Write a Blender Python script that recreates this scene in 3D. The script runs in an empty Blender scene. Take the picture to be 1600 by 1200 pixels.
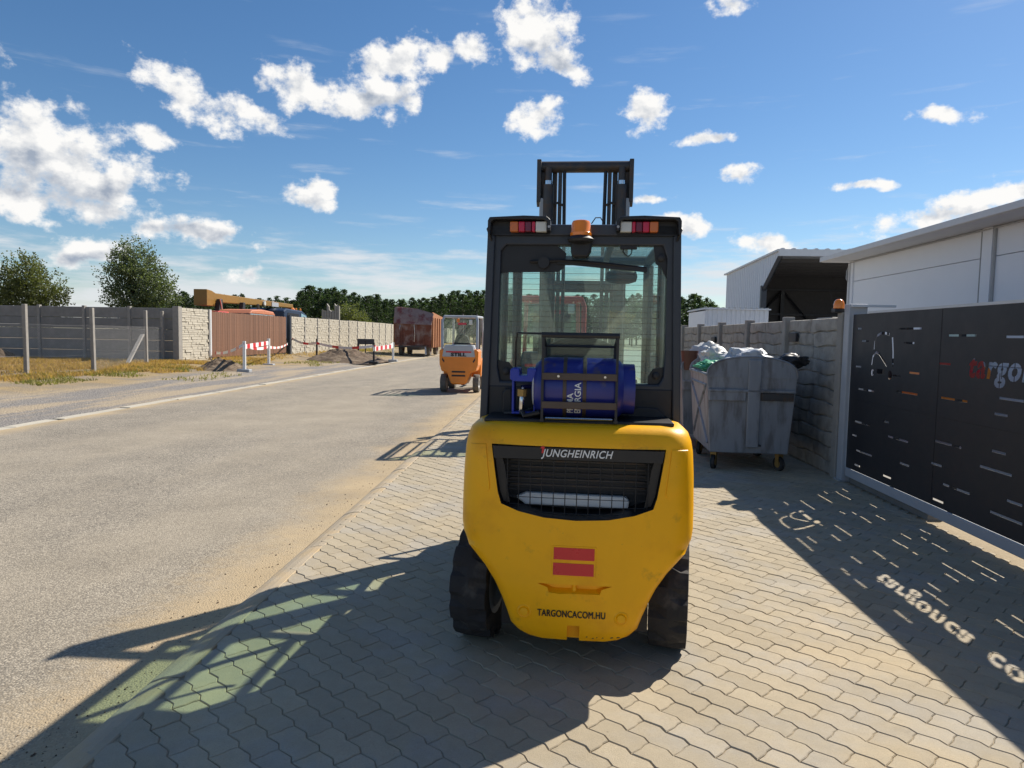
import bpy, bmesh, math, random
from mathutils import Vector, Matrix, Euler, noise as mnoise
random.seed(7)
R = math.radians
S = bpy.context.scene
COL = S.collection

# ------------------------------------------------------------------ camera
cam = bpy.data.objects.new('camera', bpy.data.cameras.new('camera'))
COL.objects.link(cam)
S.camera = cam
cam.data.sensor_fit = 'HORIZONTAL'; cam.data.sensor_width = 36.0
cam.data.lens = 36.0*1080/1600
cam.data.clip_start = 0.05; cam.data.clip_end = 3000
CAM = (Matrix.Translation((0, 0, 1.6)) @ Matrix.Rotation(R(2.97), 4, 'Z') @
       Matrix.Rotation(R(90-4.03), 4, 'X') @ Matrix.Rotation(0.018, 4, 'Z'))
cam.matrix_world = CAM
# ------------------------------------------------------------------ sky and sun
SUN_AZ, SUN_EL = R(47.3), R(43.0)
SUNV = Vector((math.sin(SUN_AZ)*math.cos(SUN_EL), math.cos(SUN_AZ)*math.cos(SUN_EL), math.sin(SUN_EL)))
SKY_STRENGTH = 0.072
CLOUD_STRENGTH = 0.66
W = bpy.data.worlds.new('World'); S.world = W; W.use_nodes = True
sun = bpy.data.objects.new('sun', bpy.data.lights.new('sun', 'SUN'))
COL.objects.link(sun)
sun.data.energy = 4.6; sun.data.angle = R(0.53); sun.data.color = (1.0, 0.93, 0.82)
sun.rotation_euler = (-SUNV).to_track_quat('-Z', 'Y').to_euler()
sun.location = (20, 20, 30)
S.view_settings.view_transform = 'Standard'; S.view_settings.look = 'None'
S.view_settings.gamma = 1.0; S.view_settings.use_curve_mapping = False
S.view_settings.exposure = 0.58
S.render.engine = 'CYCLES'
S.cycles.max_bounces = 10; S.cycles.transparent_max_bounces = 24

def ray(u, v):
    d = CAM.to_3x3() @ Vector(((u-800)/1080, -(v-600)/1080, -1.0))
    return d
def at(u, v, Y):
    """world point seen at (u, v) of the 1600x1200 photograph, at distance Y along the road"""
    d = ray(u, v); k = Y/d.y
    return Vector((0, 0, 1.6)) + d*k
def on_x(u, v, X):
    d = ray(u, v); k = X/d.x
    return Vector((0, 0, 1.6)) + d*k

def azel(u, v):
    d = ray(u, v).normalized()
    return math.atan2(d.x, d.y), math.asin(d.z)

def build_sky():
    nt = W.node_tree; N = nt.nodes; L = nt.links
    N.clear()
    out = N.new('ShaderNodeOutputWorld')
    sky = N.new('ShaderNodeTexSky'); sky.sky_type = 'NISHITA'; sky.sun_disc = False
    sky.sun_elevation = SUN_EL; sky.sun_rotation = SUN_AZ
    sky.air_density = 1.0; sky.dust_density = 0.2; sky.ozone_density = 4.0
    # ---- cloud density group, input: (azimuth, elevation, 0)
    G = bpy.data.node_groups.new('cloud_density', 'ShaderNodeTree')
    G.interface.new_socket('Vector', in_out='INPUT', socket_type='NodeSocketVector')
    G.interface.new_socket('Density', in_out='OUTPUT', socket_type='NodeSocketFloat')
    G.interface.new_socket('Grey', in_out='OUTPUT', socket_type='NodeSocketFloat')
    g = G.nodes; gl = G.links
    gi = g.new('NodeGroupInput'); go = g.new('NodeGroupOutput')
    def noise(vec, scale, detail, rough=0.55, n=g, l=gl, sc=None):
        if sc:
            m = n.new('ShaderNodeVectorMath'); m.operation = 'MULTIPLY'; m.inputs[1].default_value = sc
            l.new(vec, m.inputs[0]); vec = m.outputs[0]
        t = n.new('ShaderNodeTexNoise'); t.inputs['Scale'].default_value = scale
        t.inputs['Detail'].default_value = detail; t.inputs['Roughness'].default_value = rough
        l.new(vec, t.inputs['Vector'])
        return t
    def math_(op, a, b=None, n=g, l=gl, c=None):
        m = n.new('ShaderNodeMath'); m.operation = op
        for i, x in enumerate((a, b, c)):
            if x is None: continue
            if isinstance(x, (int, float)): m.inputs[i].default_value = x
            else: l.new(x, m.inputs[i])
        return m.outputs[0]
    vec = gi.outputs['Vector']
    wn = noise(vec, 9.0, 3.0, sc=(1, 1.4, 1))
    ws = g.new('ShaderNodeVectorMath'); ws.operation = 'MULTIPLY_ADD'
    gl.new(wn.outputs['Color'], ws.inputs[0]); ws.inputs[1].default_value = (0.05, 0.03, 0); ws.inputs[2].default_value = (-0.025, -0.015, 0)
    wa = g.new('ShaderNodeVectorMath'); wa.operation = 'ADD'
    gl.new(vec, wa.inputs[0]); gl.new(ws.outputs[0], wa.inputs[1])
    wv = wa.outputs[0]
    # each cloud: centre u, v and half sizes in photograph pixels, tilt in degrees
    blobs = [(835, 45, 85, 62, 35), (885, 100, 45, 30, 25), (742, 78, 46, 24, 0), (610, 100, 80, 38, -18), (672, 82, 40, 34, 0),
             (470, 140, 78, 40, 8), (590, 145, 90, 42, -10), (548, 172, 50, 22, 0), (310, 150, 88, 38, 22), (405, 183, 55, 20, 28),
             (95, 250, 150, 75, 20), (20, 235, 80, 50, 10), (160, 290, 70, 55, 30), (30, 312, 80, 38, 0), (235, 208, 44, 22, 10),
             (300, 360, 95, 22, 3), (245, 354, 38, 18, 0), (140, 392, 70, 28, -8), (480, 305, 52, 20, 8), (500, 292, 32, 18, 15),
             (840, 185, 54, 32, -20), (1008, 172, 46, 38, 0), (1153, 272, 32, 18, 0),
             (1472, 181, 46, 17, 8), (1500, 318, 130, 26, -12), (1580, 298, 80, 28, -12), (1200, 382, 55, 20, 8), (1065, 350, 55, 22, 5),
             (1100, 217, 46, 12, -3), (1345, 292, 44, 8, -2), (390, 428, 40, 20, 0), (1150, 2, 34, 15, 0),
             (1025, 306, 42, 9, -5)]
    k = 1/1080
    def field(lst):
        M = None
        for (u, v, su, sv, rot) in lst:
            a, e = azel(u, v)
            mp = g.new('ShaderNodeMapping'); mp.vector_type = 'TEXTURE'
            mp.inputs['Location'].default_value = (a, e, 0)
            mp.inputs['Rotation'].default_value = (0, 0, R(-rot))
            mp.inputs['Scale'].default_value = (su*k*0.93, sv*k*0.93, 1)
            gl.new(wv, mp.inputs['Vector'])
            ln = g.new('ShaderNodeVectorMath'); ln.operation = 'LENGTH'
            gl.new(mp.outputs[0], ln.inputs[0])
            o = math_('SUBTRACT', 1.0, ln.outputs['Value'])
            M = o if M is None else math_('MAXIMUM', M, o)
        return M
    M = field(blobs)
    Mb = M
    # flat grey undersides of the larger clouds
    under = field([(110, 300, 130, 42, 14), (20, 275, 60, 30, 5), (600, 158, 60, 22, -12), (300, 362, 80, 14, 3), (860, 95, 50, 26, 30), (140, 398, 55, 14, -8)])
    # the same kind of sky all the way round, outside the photographed part
    sep = g.new('ShaderNodeSeparateXYZ'); gl.new(vec, sep.inputs[0])
    gen = noise(wv, 3.2, 1.0, sc=(1, 1.8, 1))
    genv = math_('MULTIPLY_ADD', gen.outputs['Fac'], 5.0, c=-3.05)
    absaz = math_('ABSOLUTE', math_('ADD', sep.outputs[0], 0.05))
    side = math_('MULTIPLY', math_('SUBTRACT', absaz, 0.66), 12.0)
    up = math_('MULTIPLY', math_('SUBTRACT', sep.outputs[1], 0.50), 12.0)
    outm = math_('MINIMUM', math_('MAXIMUM', math_('MAXIMUM', side, up), -2.0), 0.0)
    M = math_('MAXIMUM', M, math_('ADD', genv, outm))
    fb = noise(vec, 27.0, 6.0, 0.60, sc=(1, 1.25, 1))
    d = math_('ADD', M, math_('MULTIPLY_ADD', fb.outputs['Fac'], 2.7, c=-1.38))
    mr = g.new('ShaderNodeMapRange'); mr.interpolation_type = 'SMOOTHSTEP'
    mr.inputs['From Min'].default_value = 0.0; mr.inputs['From Max'].default_value = 0.62
    gl.new(d, mr.inputs['Value'])
    gl.new(mr.outputs[0], go.inputs['Density'])
    # relief: the same billows sampled a little towards the sun
    ov = g.new('ShaderNodeVectorMath'); ov.operation = 'ADD'; ov.inputs[1].default_value = (0.010, 0.016, 0); gl.new(vec, ov.inputs[0])
    fb2 = noise(ov.outputs[0], 27.0, 4.0, 0.5, sc=(1, 1.25, 1))
    rel = math_('MULTIPLY_ADD', math_('SUBTRACT', fb2.outputs['Fac'], fb.outputs['Fac']), 2.2, c=0.09)
    um = g.new('ShaderNodeMapRange'); um.interpolation_type = 'SMOOTHSTEP'; um.inputs['From Min'].default_value = -0.15; um.inputs['From Max'].default_value = 0.7
    gl.new(math_('ADD', under, math_('MULTIPLY_ADD', fb2.outputs['Fac'], 1.2, c=-0.6)), um.inputs['Value'])
    gr = math_('MAXIMUM', math_('ADD', rel, math_('MULTIPLY', um.outputs[0], 0.55)), 0.0)
    gl.new(math_('MINIMUM', gr, 1.0), go.inputs['Grey'])
    # ---- main tree
    tc = N.new('ShaderNodeTexCoord')
    sp = N.new('ShaderNodeSeparateXYZ'); L.new(tc.outputs['Generated'], sp.inputs[0])
    m2 = lambda op, a, b=None, c=None: math_(op, a, b, N, L, c)
    az = m2('ARCTAN2', sp.outputs[0], sp.outputs[1])
    el = m2('ARCSINE', sp.outputs[2])
    cb = N.new('ShaderNodeCombineXYZ'); L.new(az, cb.inputs[0]); L.new(el, cb.inputs[1])
    gn = N.new('ShaderNodeGroup'); gn.node_tree = G; L.new(cb.outputs[0], gn.inputs[0])
    D0 = gn.outputs['Density']; GR = gn.outputs['Grey']
    # thin streaked high cloud and a band of layered cloud over the horizon
    st = noise(cb.outputs[0], 5.0, 5.0, 0.6, N, L, sc=(0.9, 7.5, 1))
    stv = N.new('ShaderNodeMapRange'); stv.interpolation_type = 'SMOOTHSTEP'
    stv.inputs['From Min'].default_value = 0.57; stv.inputs['From Max'].default_value = 0.78
    L.new(st.outputs['Fac'], stv.inputs['Value'])
    hz = N.new('ShaderNodeMapRange'); hz.inputs['From Min'].default_value = 0.02; hz.inputs['From Max'].default_value = 0.22
    hz.inputs['To Min'].default_value = 1.0; hz.inputs['To Max'].default_value = 0.0
    L.new(el, hz.inputs['Value'])
    st2 = noise(cb.outputs[0], 7.0, 6.0, 0.6, N, L, sc=(0.8, 5.0, 1))
    bnd = m2('ADD', st2.outputs['Fac'], m2('MULTIPLY', hz.outputs[0], 0.30))
    bm_ = N.new('ShaderNodeMapRange'); bm_.interpolation_type = 'SMOOTHSTEP'
    bm_.inputs['From Min'].default_value = 0.62; bm_.inputs['From Max'].default_value = 0.86
    L.new(bnd, bm_.inputs['Value'])
    h2 = N.new('ShaderNodeMapRange'); h2.inputs['From Min'].default_value = 0.05; h2.inputs['From Max'].default_value = 0.5; h2.inputs['To Min'].default_value = 1.0; h2.inputs['To Max'].default_value = 0.0
    L.new(el, h2.inputs['Value'])
    thin = m2('MULTIPLY', stv.outputs[0], m2('MULTIPLY', h2.outputs[0], 0.75))
    band = m2('MULTIPLY', bm_.outputs[0], m2('MULTIPLY', m2('MINIMUM', m2('MULTIPLY', hz.outputs[0], 1.8), 1.0), 0.85))
    soft = m2('MAXIMUM', thin, band)
    # cloud brightness: thick cloud between the point and the sun makes it grey
    br = N.new('ShaderNodeMix'); br.data_type = 'RGBA'
    br.inputs[6].default_value = (1.0, 0.99, 0.97, 1); br.inputs[7].default_value = (0.36, 0.42, 0.52, 1)
    L.new(m2('MULTIPLY', GR, D0), br.inputs[0])
    bgS = N.new('ShaderNodeBackground'); bgS.inputs['Strength'].default_value = SKY_STRENGTH
    hsv = N.new('ShaderNodeHueSaturation'); hsv.inputs['Saturation'].default_value = 1.16
    L.new(sky.outputs[0], hsv.inputs['Color']); L.new(hsv.outputs[0], bgS.inputs['Color'])
    bgC = N.new('ShaderNodeBackground'); bgC.inputs['Strength'].default_value = CLOUD_STRENGTH
    L.new(br.outputs[2], bgC.inputs['Color'])
    bgT = N.new('ShaderNodeBackground'); bgT.inputs['Strength'].default_value = CLOUD_STRENGTH*0.85
    bgT.inputs['Color'].default_value = (0.93, 0.96, 1.0, 1)
    pos = m2('GREATER_THAN', el, 0.0)
    x1 = N.new('ShaderNodeMixShader'); L.new(m2('MULTIPLY', soft, pos), x1.inputs[0]); L.new(bgS.outputs[0], x1.inputs[1]); L.new(bgT.outputs[0], x1.inputs[2])
    x2 = N.new('ShaderNodeMixShader'); L.new(m2('MULTIPLY', D0, pos), x2.inputs[0]); L.new(x1.outputs[0], x2.inputs[1]); L.new(bgC.outputs[0], x2.inputs[2])
    L.new(x2.outputs[0], out.inputs['Surface'])
build_sky()

# ------------------------------------------------------------------ materials
MATS = {}
def mat(name, col, rough=0.6, metal=0.0, var=0.12, vscale=6.0, bump=0.0, bscale=40.0, col2=None, c2scale=3.0, c2lo=0.45, c2hi=0.65,
        rand=0.0, spec=None, coat=0.0, tone=False, stretch=None, c2amt=1.0, world=False, stain=None):
    if name in MATS: return MATS[name]
    m = bpy.data.materials.new(name); MATS[name] = m; m.use_nodes = True
    nt = m.node_tree; N = nt.nodes; L = nt.links
    b = N['Principled BSDF']
    b.inputs['Roughness'].default_value = rough; b.inputs['Metallic'].default_value = metal
    if spec is not None: b.inputs['Specular IOR Level'].default_value = spec
    if coat: b.inputs['Coat Weight'].default_value = coat; b.inputs['Coat Roughness'].default_value = 0.15
    tc = N.new('ShaderNodeTexCoord'); vec = tc.outputs['Object']
    if world: vec = N.new('ShaderNodeNewGeometry').outputs['Position']
    if stretch:
        mp = N.new('ShaderNodeMapping'); mp.inputs['Scale'].default_value = stretch
        L.new(vec, mp.inputs[0]); vec = mp.outputs[0]
    def noise(scale, detail=5.0, rough_=0.6):
        t = N.new('ShaderNodeTexNoise'); t.inputs['Scale'].default_value = scale
        t.inputs['Detail'].default_value = detail; t.inputs['Roughness'].default_value = rough_
        L.new(vec, t.inputs['Vector']); return t.outputs['Fac']
    cur = N.new('ShaderNodeRGB'); cur.outputs[0].default_value = (*col, 1); cur = cur.outputs[0]
    if col2:
        mr = N.new('ShaderNodeMapRange'); mr.interpolation_type = 'SMOOTHSTEP'
        mr.inputs['From Min'].default_value = c2lo; mr.inputs['From Max'].default_value = c2hi
        mr.inputs['To Max'].default_value = c2amt
        L.new(noise(c2scale), mr.inputs['Value'])
        mx = N.new('ShaderNodeMix'); mx.data_type = 'RGBA'; mx.inputs[7].default_value = (*col2, 1)
        L.new(mr.outputs[0], mx.inputs[0]); L.new(cur, mx.inputs[6]); cur = mx.outputs[2]
    if stain:
        for (sc_, lo, hi, cc, amt) in stain:
            mr = N.new('ShaderNodeMapRange'); mr.interpolation_type = 'SMOOTHSTEP'
            mr.inputs['From Min'].default_value = lo; mr.inputs['From Max'].default_value = hi; mr.inputs['To Max'].default_value = amt
            L.new(noise(sc_, 4.0), mr.inputs['Value'])
            mx = N.new('ShaderNodeMix'); mx.data_type = 'RGBA'; mx.inputs[7].default_value = (*cc, 1)
            L.new(mr.outputs[0], mx.inputs[0]); L.new(cur, mx.inputs[6]); cur = mx.outputs[2]
    def scale_by(cur, val):
        mv = N.new('ShaderNodeVectorMath'); mv.operation = 'SCALE'
        L.new(cur, mv.inputs[0]); L.new(val, mv.inputs['Scale']); return mv.outputs[0]
    def madd(v, a, c):
        q = N.new('ShaderNodeMath'); q.operation = 'MULTIPLY_ADD'; L.new(v, q.inputs[0])
        q.inputs[1].default_value = a; q.inputs[2].default_value = c; return q.outputs[0]
    if var: cur = scale_by(cur, madd(noise(vscale), 2.6*var, 1-1.3*var))
    if rand:
        oi = N.new('ShaderNodeObjectInfo'); cur = scale_by(cur, madd(oi.outputs['Random'], 2*rand, 1-rand))
    if tone:
        at_ = N.new('ShaderNodeAttribute'); at_.attribute_name = 'tone'
        cur = scale_by(cur, madd(at_.outputs['Fac'], 0.15, 0.925))
    L.new(cur, b.inputs['Base Color'])
    if var:
        L.new(madd(noise(vscale*1.7), 0.25, rough-0.125), b.inputs['Roughness'])
    if bump:
        bp = N.new('ShaderNodeBump'); bp.inputs['Strength'].default_value = min(1, bump); bp.inputs['Distance'].default_value = 0.01
        L.new(noise(bscale, 6.0, 0.65), bp.inputs['Height']); L.new(bp.outputs[0], b.inputs['Normal'])
    return m

def leafy(name, trans):
    m = MATS[name]; N = m.node_tree.nodes; L = m.node_tree.links
    b = N['Principled BSDF']; o = N['Material Output']
    src = b.inputs['Base Color'].links[0].from_socket
    t = N.new('ShaderNodeBsdfTranslucent'); br = N.new('ShaderNodeVectorMath'); br.operation = 'MULTIPLY'; br.inputs[1].default_value = (1.5, 1.6, .8)
    L.new(src, br.inputs[0]); L.new(br.outputs[0], t.inputs[0])
    x = N.new('ShaderNodeMixShader'); x.inputs[0].default_value = trans
    L.new(b.outputs[0], x.inputs[1]); L.new(t.outputs[0], x.inputs[2]); L.new(x.outputs[0], o.inputs['Surface'])
def glass(name, tint, dust=0.03, gloss=1.0):
    m = bpy.data.materials.new(name); MATS[name] = m; m.use_nodes = True
    N = m.node_tree.nodes; L = m.node_tree.links; N.clear()
    o = N.new('ShaderNodeOutputMaterial')
    t = N.new('ShaderNodeBsdfTransparent'); t.inputs[0].default_value = (*tint, 1)
    g = N.new('ShaderNodeBsdfGlossy'); g.inputs['Roughness'].default_value = 0.02
    lw = N.new('ShaderNodeLayerWeight'); pw = N.new('ShaderNodeMath'); pw.operation = 'POWER'; pw.inputs[1].default_value = 4.0
    L.new(lw.outputs['Facing'], pw.inputs[0]); f = N.new('ShaderNodeMath'); f.operation = 'MULTIPLY_ADD'; f.inputs[1].default_value = 0.6; f.inputs[2].default_value = 0.035
    L.new(pw.outputs[0], f.inputs[0])
    x = N.new('ShaderNodeMixShader'); L.new(f.outputs[0], x.inputs[0]); L.new(t.outputs[0], x.inputs[1]); L.new(g.outputs[0], x.inputs[2])
    tr = N.new('ShaderNodeBsdfTranslucent'); tr.inputs[0].default_value = (0.75, 0.74, 0.7, 1)
    tc = N.new('ShaderNodeTexCoord'); n = N.new('ShaderNodeTexNoise'); n.inputs['Scale'].default_value = 7; n.inputs['Detail'].default_value = 6
    L.new(tc.outputs['Object'], n.inputs['Vector'])
    ma = N.new('ShaderNodeMath'); ma.operation = 'MULTIPLY'; ma.inputs[1].default_value = dust*2; L.new(n.outputs['Fac'], ma.inputs[0])
    y = N.new('ShaderNodeMixShader'); L.new(ma.outputs[0], y.inputs[0]); L.new(x.outputs[0], y.inputs[1]); L.new(tr.outputs[0], y.inputs[2])
    L.new(y.outputs[0], o.inputs['Surface'])
    return m

# ------------------------------------------------------------------ mesh helpers
class MB:
    def __init__(s): s.v = []; s.f = []
    def add(s, vs, fs):
        o = len(s.v); s.v += [Vector(p) for p in vs]; s.f += [tuple(i+o for i in f) for f in fs]; return s
    def box(s, c, size, rot=None):
        x, y, z = [k/2 for k in size]
        p = [Vector((a*x, b*y, d*z)) for d in (-1, 1) for b in (-1, 1) for a in (-1, 1)]
        if rot is not None:
            m = Euler(rot).to_matrix(); p = [m @ q for q in p]
        c = Vector(c)
        return s.add([q+c for q in p], [(0, 2, 3, 1), (4, 5, 7, 6), (0, 1, 5, 4), (2, 6, 7, 3), (0, 4, 6, 2), (1, 3, 7, 5)])
    def box2(s, a, b):
        a = Vector(a); b = Vector(b)
        return s.box((a+b)/2, [abs(q) for q in (b-a)])
    def tube(s, pts, r, n=8, r1=None, caps=True):
        pts = [Vector(p) for p in pts]; rings = []; m = len(pts)
        up = None
        for i, p in enumerate(pts):
            t = (pts[min(i+1, m-1)]-pts[max(i-1, 0)]).normalized()
            if up is None: up = Vector((0, 0, 1)) if abs(t.z) < .9 else Vector((1, 0, 0))
            a = t.cross(up).normalized(); b2 = a.cross(t).normalized(); up = b2
            rr = r if r1 is None else r+(r1-r)*i/(m-1)
            rings.append([p + (a*math.cos(q)+b2*math.sin(q))*rr for q in [2*math.pi*j/n for j in range(n)]])
        vs = [q for g in rings for q in g]; fs = []
        for i in range(m-1):
            for j in range(n):
                fs.append((i*n+j, i*n+(j+1) % n, (i+1)*n+(j+1) % n, (i+1)*n+j))
        if caps: fs += [tuple(range(n-1, -1, -1)), tuple((m-1)*n+j for j in range(n))]
        return s.add(vs, fs)
    def lathe(s, prof, c, axis='z', n=24, close=True):
        """prof: list of (radius, height); revolved round axis through c"""
        c = Vector(c); vs = []; fs = []; m = len(prof)
        for (r, h) in prof:
            for j in range(n):
                a = 2*math.pi*j/n; p = (r*math.cos(a), r*math.sin(a), h)
                p = {'z': (p[0], p[1], p[2]), 'x': (p[2], p[0], p[1]), 'y': (p[1], p[2], p[0])}[axis]
                vs.append(c+Vector(p))
        for i in range(m-1):
            for j in range(n): fs.append((i*n+j, i*n+(j+1) % n, (i+1)*n+(j+1) % n, (i+1)*n+j))
        if close: fs += [tuple(range(n-1, -1, -1)), tuple((m-1)*n+j for j in range(n))]
        return s.add(vs, fs)
    def prism(s, poly, axis, a, b):
        """poly in the two other axes, extruded from a to b along axis"""
        def P(p, h):
            return {'x': (h, p[0], p[1]), 'y': (p[0], h, p[1]), 'z': (p[0], p[1], h)}[axis]
        n = len(poly)
        vs = [P(p, a) for p in poly]+[P(p, b) for p in poly]
        fs = [tuple(range(n)), tuple(range(2*n-1, n-1, -1))]
        fs += [(i, n+i, n+(i+1) % n, (i+1) % n) for i in range(n)]
        return s.add(vs, fs)
    def build(s, name, m, parent=None, smooth=False, bevel=0.0, seg=2, loc=None):
        me = bpy.data.meshes.new(name); me.from_pydata(s.v, [], s.f)
        bm = bmesh.new(); bm.from_mesh(me); bmesh.ops.recalc_face_normals(bm, faces=bm.faces); bm.to_mesh(me); bm.free()
        return link(name, me, m, parent, smooth, bevel, seg, loc)
def link(name, me, m, parent=None, smooth=False, bevel=0.0, seg=2, loc=None):
    o = bpy.data.objects.new(name, me); COL.objects.link(o)
    if m is not None and not me.materials: me.materials.append(MATS[m] if isinstance(m, str) else m)
    if parent is not None: o.parent = parent
    if loc is not None: o.location = loc
    if smooth:
        me.shade_smooth()
        me.set_sharp_from_angle(angle=R(38))
    if bevel:
        md = o.modifiers.new('bevel', 'BEVEL'); md.width = bevel; md.segments = seg; md.limit_method = 'ANGLE'; md.angle_limit = R(40)
    return o
def tag(o, label=None, cat=None, group=None, kind=None):
    for k, v in (('label', label), ('category', cat), ('group', group), ('kind', kind)):
        if v: o[k] = v
    return o
def empty(name, loc, rz=0, label=None, cat=None, group=None):
    o = bpy.data.objects.new(name, None); COL.objects.link(o)
    o.location = loc; o.rotation_euler = (0, 0, rz); o.empty_display_size = 0.2
    return tag(o, label, cat, group)
def copy_tree(o, parent=None):
    c = o.copy(); COL.objects.link(c); c.parent = parent
    for ch in o.children: copy_tree(ch, c)
    return c
def plate(name, outer, holes, depth, m, parent, plane, off, bevel=0.0, extra=()):
    """flat plate with real openings; plane 'xz': (x, z) at y = off, 'yz': (y, z) at x = off"""
    cu = bpy.data.curves.new(name, 'CURVE'); cu.dimensions = '2D'; cu.fill_mode = 'BOTH'; cu.extrude = depth/2
    for poly in [outer]+list(holes):
        sp = cu.splines.new('POLY'); sp.points.add(len(poly)-1); sp.use_cyclic_u = True
        for p, q in zip(sp.points, poly): p.co = (q[0], q[1], 0, 1)
    o = bpy.data.objects.new(name, cu); COL.objects.link(o)
    dg = bpy.context.evaluated_depsgraph_get()
    me = bpy.data.meshes.new_from_object(o.evaluated_get(dg))
    bpy.data.objects.remove(o); bpy.data.curves.remove(cu)
    for v in me.vertices:
        a, b, c = v.co
        v.co = (a, off+c, b) if plane == 'xz' else (off+c, a, b)
    bm = bmesh.new(); bm.from_mesh(me); bmesh.ops.remove_doubles(bm, verts=bm.verts, dist=1e-5)
    bmesh.ops.recalc_face_normals(bm, faces=bm.faces); bm.to_mesh(me); bm.free()
    me.name = name
    return link(name, me, m, parent, False, bevel)
def text_mesh(body, size, bold=0.0, shear=0.0, extrude=0.001, width=None, space=1.0):
    cu = bpy.data.curves.new('lettering', 'FONT'); cu.body = body; cu.size = size; cu.offset = bold; cu.shear = shear
    cu.extrude = extrude; cu.align_x = 'CENTER'; cu.align_y = 'CENTER'; cu.space_character = space
    o = bpy.data.objects.new('lettering', cu); COL.objects.link(o)
    dg = bpy.context.evaluated_depsgraph_get()
    me = bpy.data.meshes.new_from_object(o.evaluated_get(dg))
    bpy.data.objects.remove(o); bpy.data.curves.remove(cu)
    if width:
        xs = [v.co.x for v in me.vertices]; k = width/(max(xs)-min(xs)); c = (max(xs)+min(xs))/2
        for v in me.vertices: v.co.x = (v.co.x-c)*k
    return me
def text_outlines(body, size, bold, shear):
    cu = bpy.data.curves.new('t', 'FONT'); cu.body = body; cu.size = size; cu.shear = shear; cu.space_character = 1.12; cu.resolution_u = 3
    o = bpy.data.objects.new('t', cu); COL.objects.link(o)
    for x in bpy.context.selected_objects: x.select_set(False)
    bpy.context.view_layer.objects.active = o; o.select_set(True)
    bpy.ops.object.convert(target='CURVE')
    o = bpy.context.view_layer.objects.active
    polys = []
    for sp in o.data.splines:
        pts = []
        bp = sp.bezier_points; n = len(bp)
        for i in range(n):
            a, b = bp[i], bp[(i+1) % n]
            for k in range(4):
                t = k/4; q = 1-t
                p = a.co*q**3+a.handle_right*3*q*q*t+b.handle_left*3*q*t*t+b.co*t**3
                pts.append((p.x, p.y))
        q = [pts[0]]
        for p in pts[1:]:
            if math.hypot(p[0]-q[-1][0], p[1]-q[-1][1]) > 1e-4: q.append(p)
        if math.hypot(q[0][0]-q[-1][0], q[0][1]-q[-1][1]) < 1e-4: q.pop()
        polys.append(q)
    cu2 = o.data; bpy.data.objects.remove(o); bpy.data.curves.remove(cu2)
    area = lambda P: sum(a[0]*b[1]-b[0]*a[1] for a, b in zip(P, P[1:]+P[:1]))/2
    sg = math.copysign(1, area(max(polys, key=lambda P: abs(area(P)))))
    res = []
    for P in polys:
        n = len(P); out = []
        for i in range(n):
            a, b, c = Vector(P[i-1]), Vector(P[i]), Vector(P[(i+1) % n])
            n1 = Vector(((b-a).y, -(b-a).x)).normalized(); n2 = Vector(((c-b).y, -(c-b).x)).normalized(); m_ = n1+n2
            m_ = m_/max(.7, m_.length_squared/2) if m_.length > 1e-6 else n1
            out.append(tuple(b+m_*bold*sg))
        res.append(out)
    return res
def lerp_table(tab, x):
    if x <= tab[0][0]: return tab[0][1]
    for (a, b), (c, d) in zip(tab, tab[1:]):
        if x <= c: return b+(d-b)*(x-a)/(c-a)
    return tab[-1][1]

# palette (real-world base colours)
mat('paver', (0.385, 0.322, 0.222), 0.85, var=0.10, vscale=14, bump=0.35, bscale=220, tone=True, col2=(0.37, 0.33, 0.265), c2scale=1.6, world=True, stain=[(0.9, .5, .72, (0.47, .37, .225), .7), (1.7, .62, .75, (.22, .19, .155), .55), (24, .70, .76, (.12, .095, .07), .6), (170, .50, .72, (.27, .22, .155), .55), (75, .55, .75, (.50, .42, .29), .4)])
mat('sand', (0.34, 0.27, 0.175), 0.95, var=0.2, vscale=30, bump=0.5, bscale=120)
mat('kerb', (0.40, 0.33, 0.235), 0.92, var=0.2, vscale=4, bump=0.4, bscale=90, rand=0.05, col2=(0.43, 0.325, 0.195), c2scale=2.5)
mat('concrete_light', (0.46, 0.42, 0.34), 0.9, var=0.12, vscale=8, bump=0.4, bscale=60, rand=0.05)
mat('concrete_grey', (0.235, 0.225, 0.21), 0.92, var=0.22, vscale=4, bump=0.4, bscale=60, rand=0.07)
mat('concrete_old', (0.34, 0.315, 0.275), 0.92, var=0.25, vscale=9, bump=0.7, bscale=45, rand=0.10, col2=(0.25, 0.23, 0.20), c2scale=5)
mat('concrete_post', (0.30, 0.28, 0.25), 0.9, var=0.2, vscale=7, bump=0.4, bscale=70)
mat('yellow', (0.97, 0.47, 0.003), 0.42, var=0.09, vscale=4, spec=0.3, coat=0.08, bump=0.07, bscale=90, stain=[(9, .60, .74, (.40, .20, .02), .45), (60, .70, .76, (.30, .16, .03), .5)], col2=(0.84, 0.365, 0.005), c2scale=3.5, c2lo=0.5, c2hi=0.75)
mat('orange', (0.80, 0.235, 0.015), 0.4, var=0.08, coat=0.2)
mat('red_paint', (0.50, 0.05, 0.03), 0.4, var=0.1, coat=0.2)
mat('frame_dark', (0.028, 0.034, 0.046), 0.42, var=0.12, vscale=8, spec=0.5)
mat('black', (0.012, 0.012, 0.014), 0.5, var=0.1)
mat('black_plastic', (0.02, 0.02, 0.022), 0.55, var=0.15)
mat('mast_steel', (0.045, 0.044, 0.046), 0.5, var=0.25, vscale=12, col2=(0.09, 0.055, 0.035), c2scale=9)
mat('rod', (0.6, 0.6, 0.62), 0.2, metal=1.0, var=0.02)
mat('bronze', (0.09, 0.065, 0.05), 0.5, var=0.2, metal=0.3)
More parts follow.
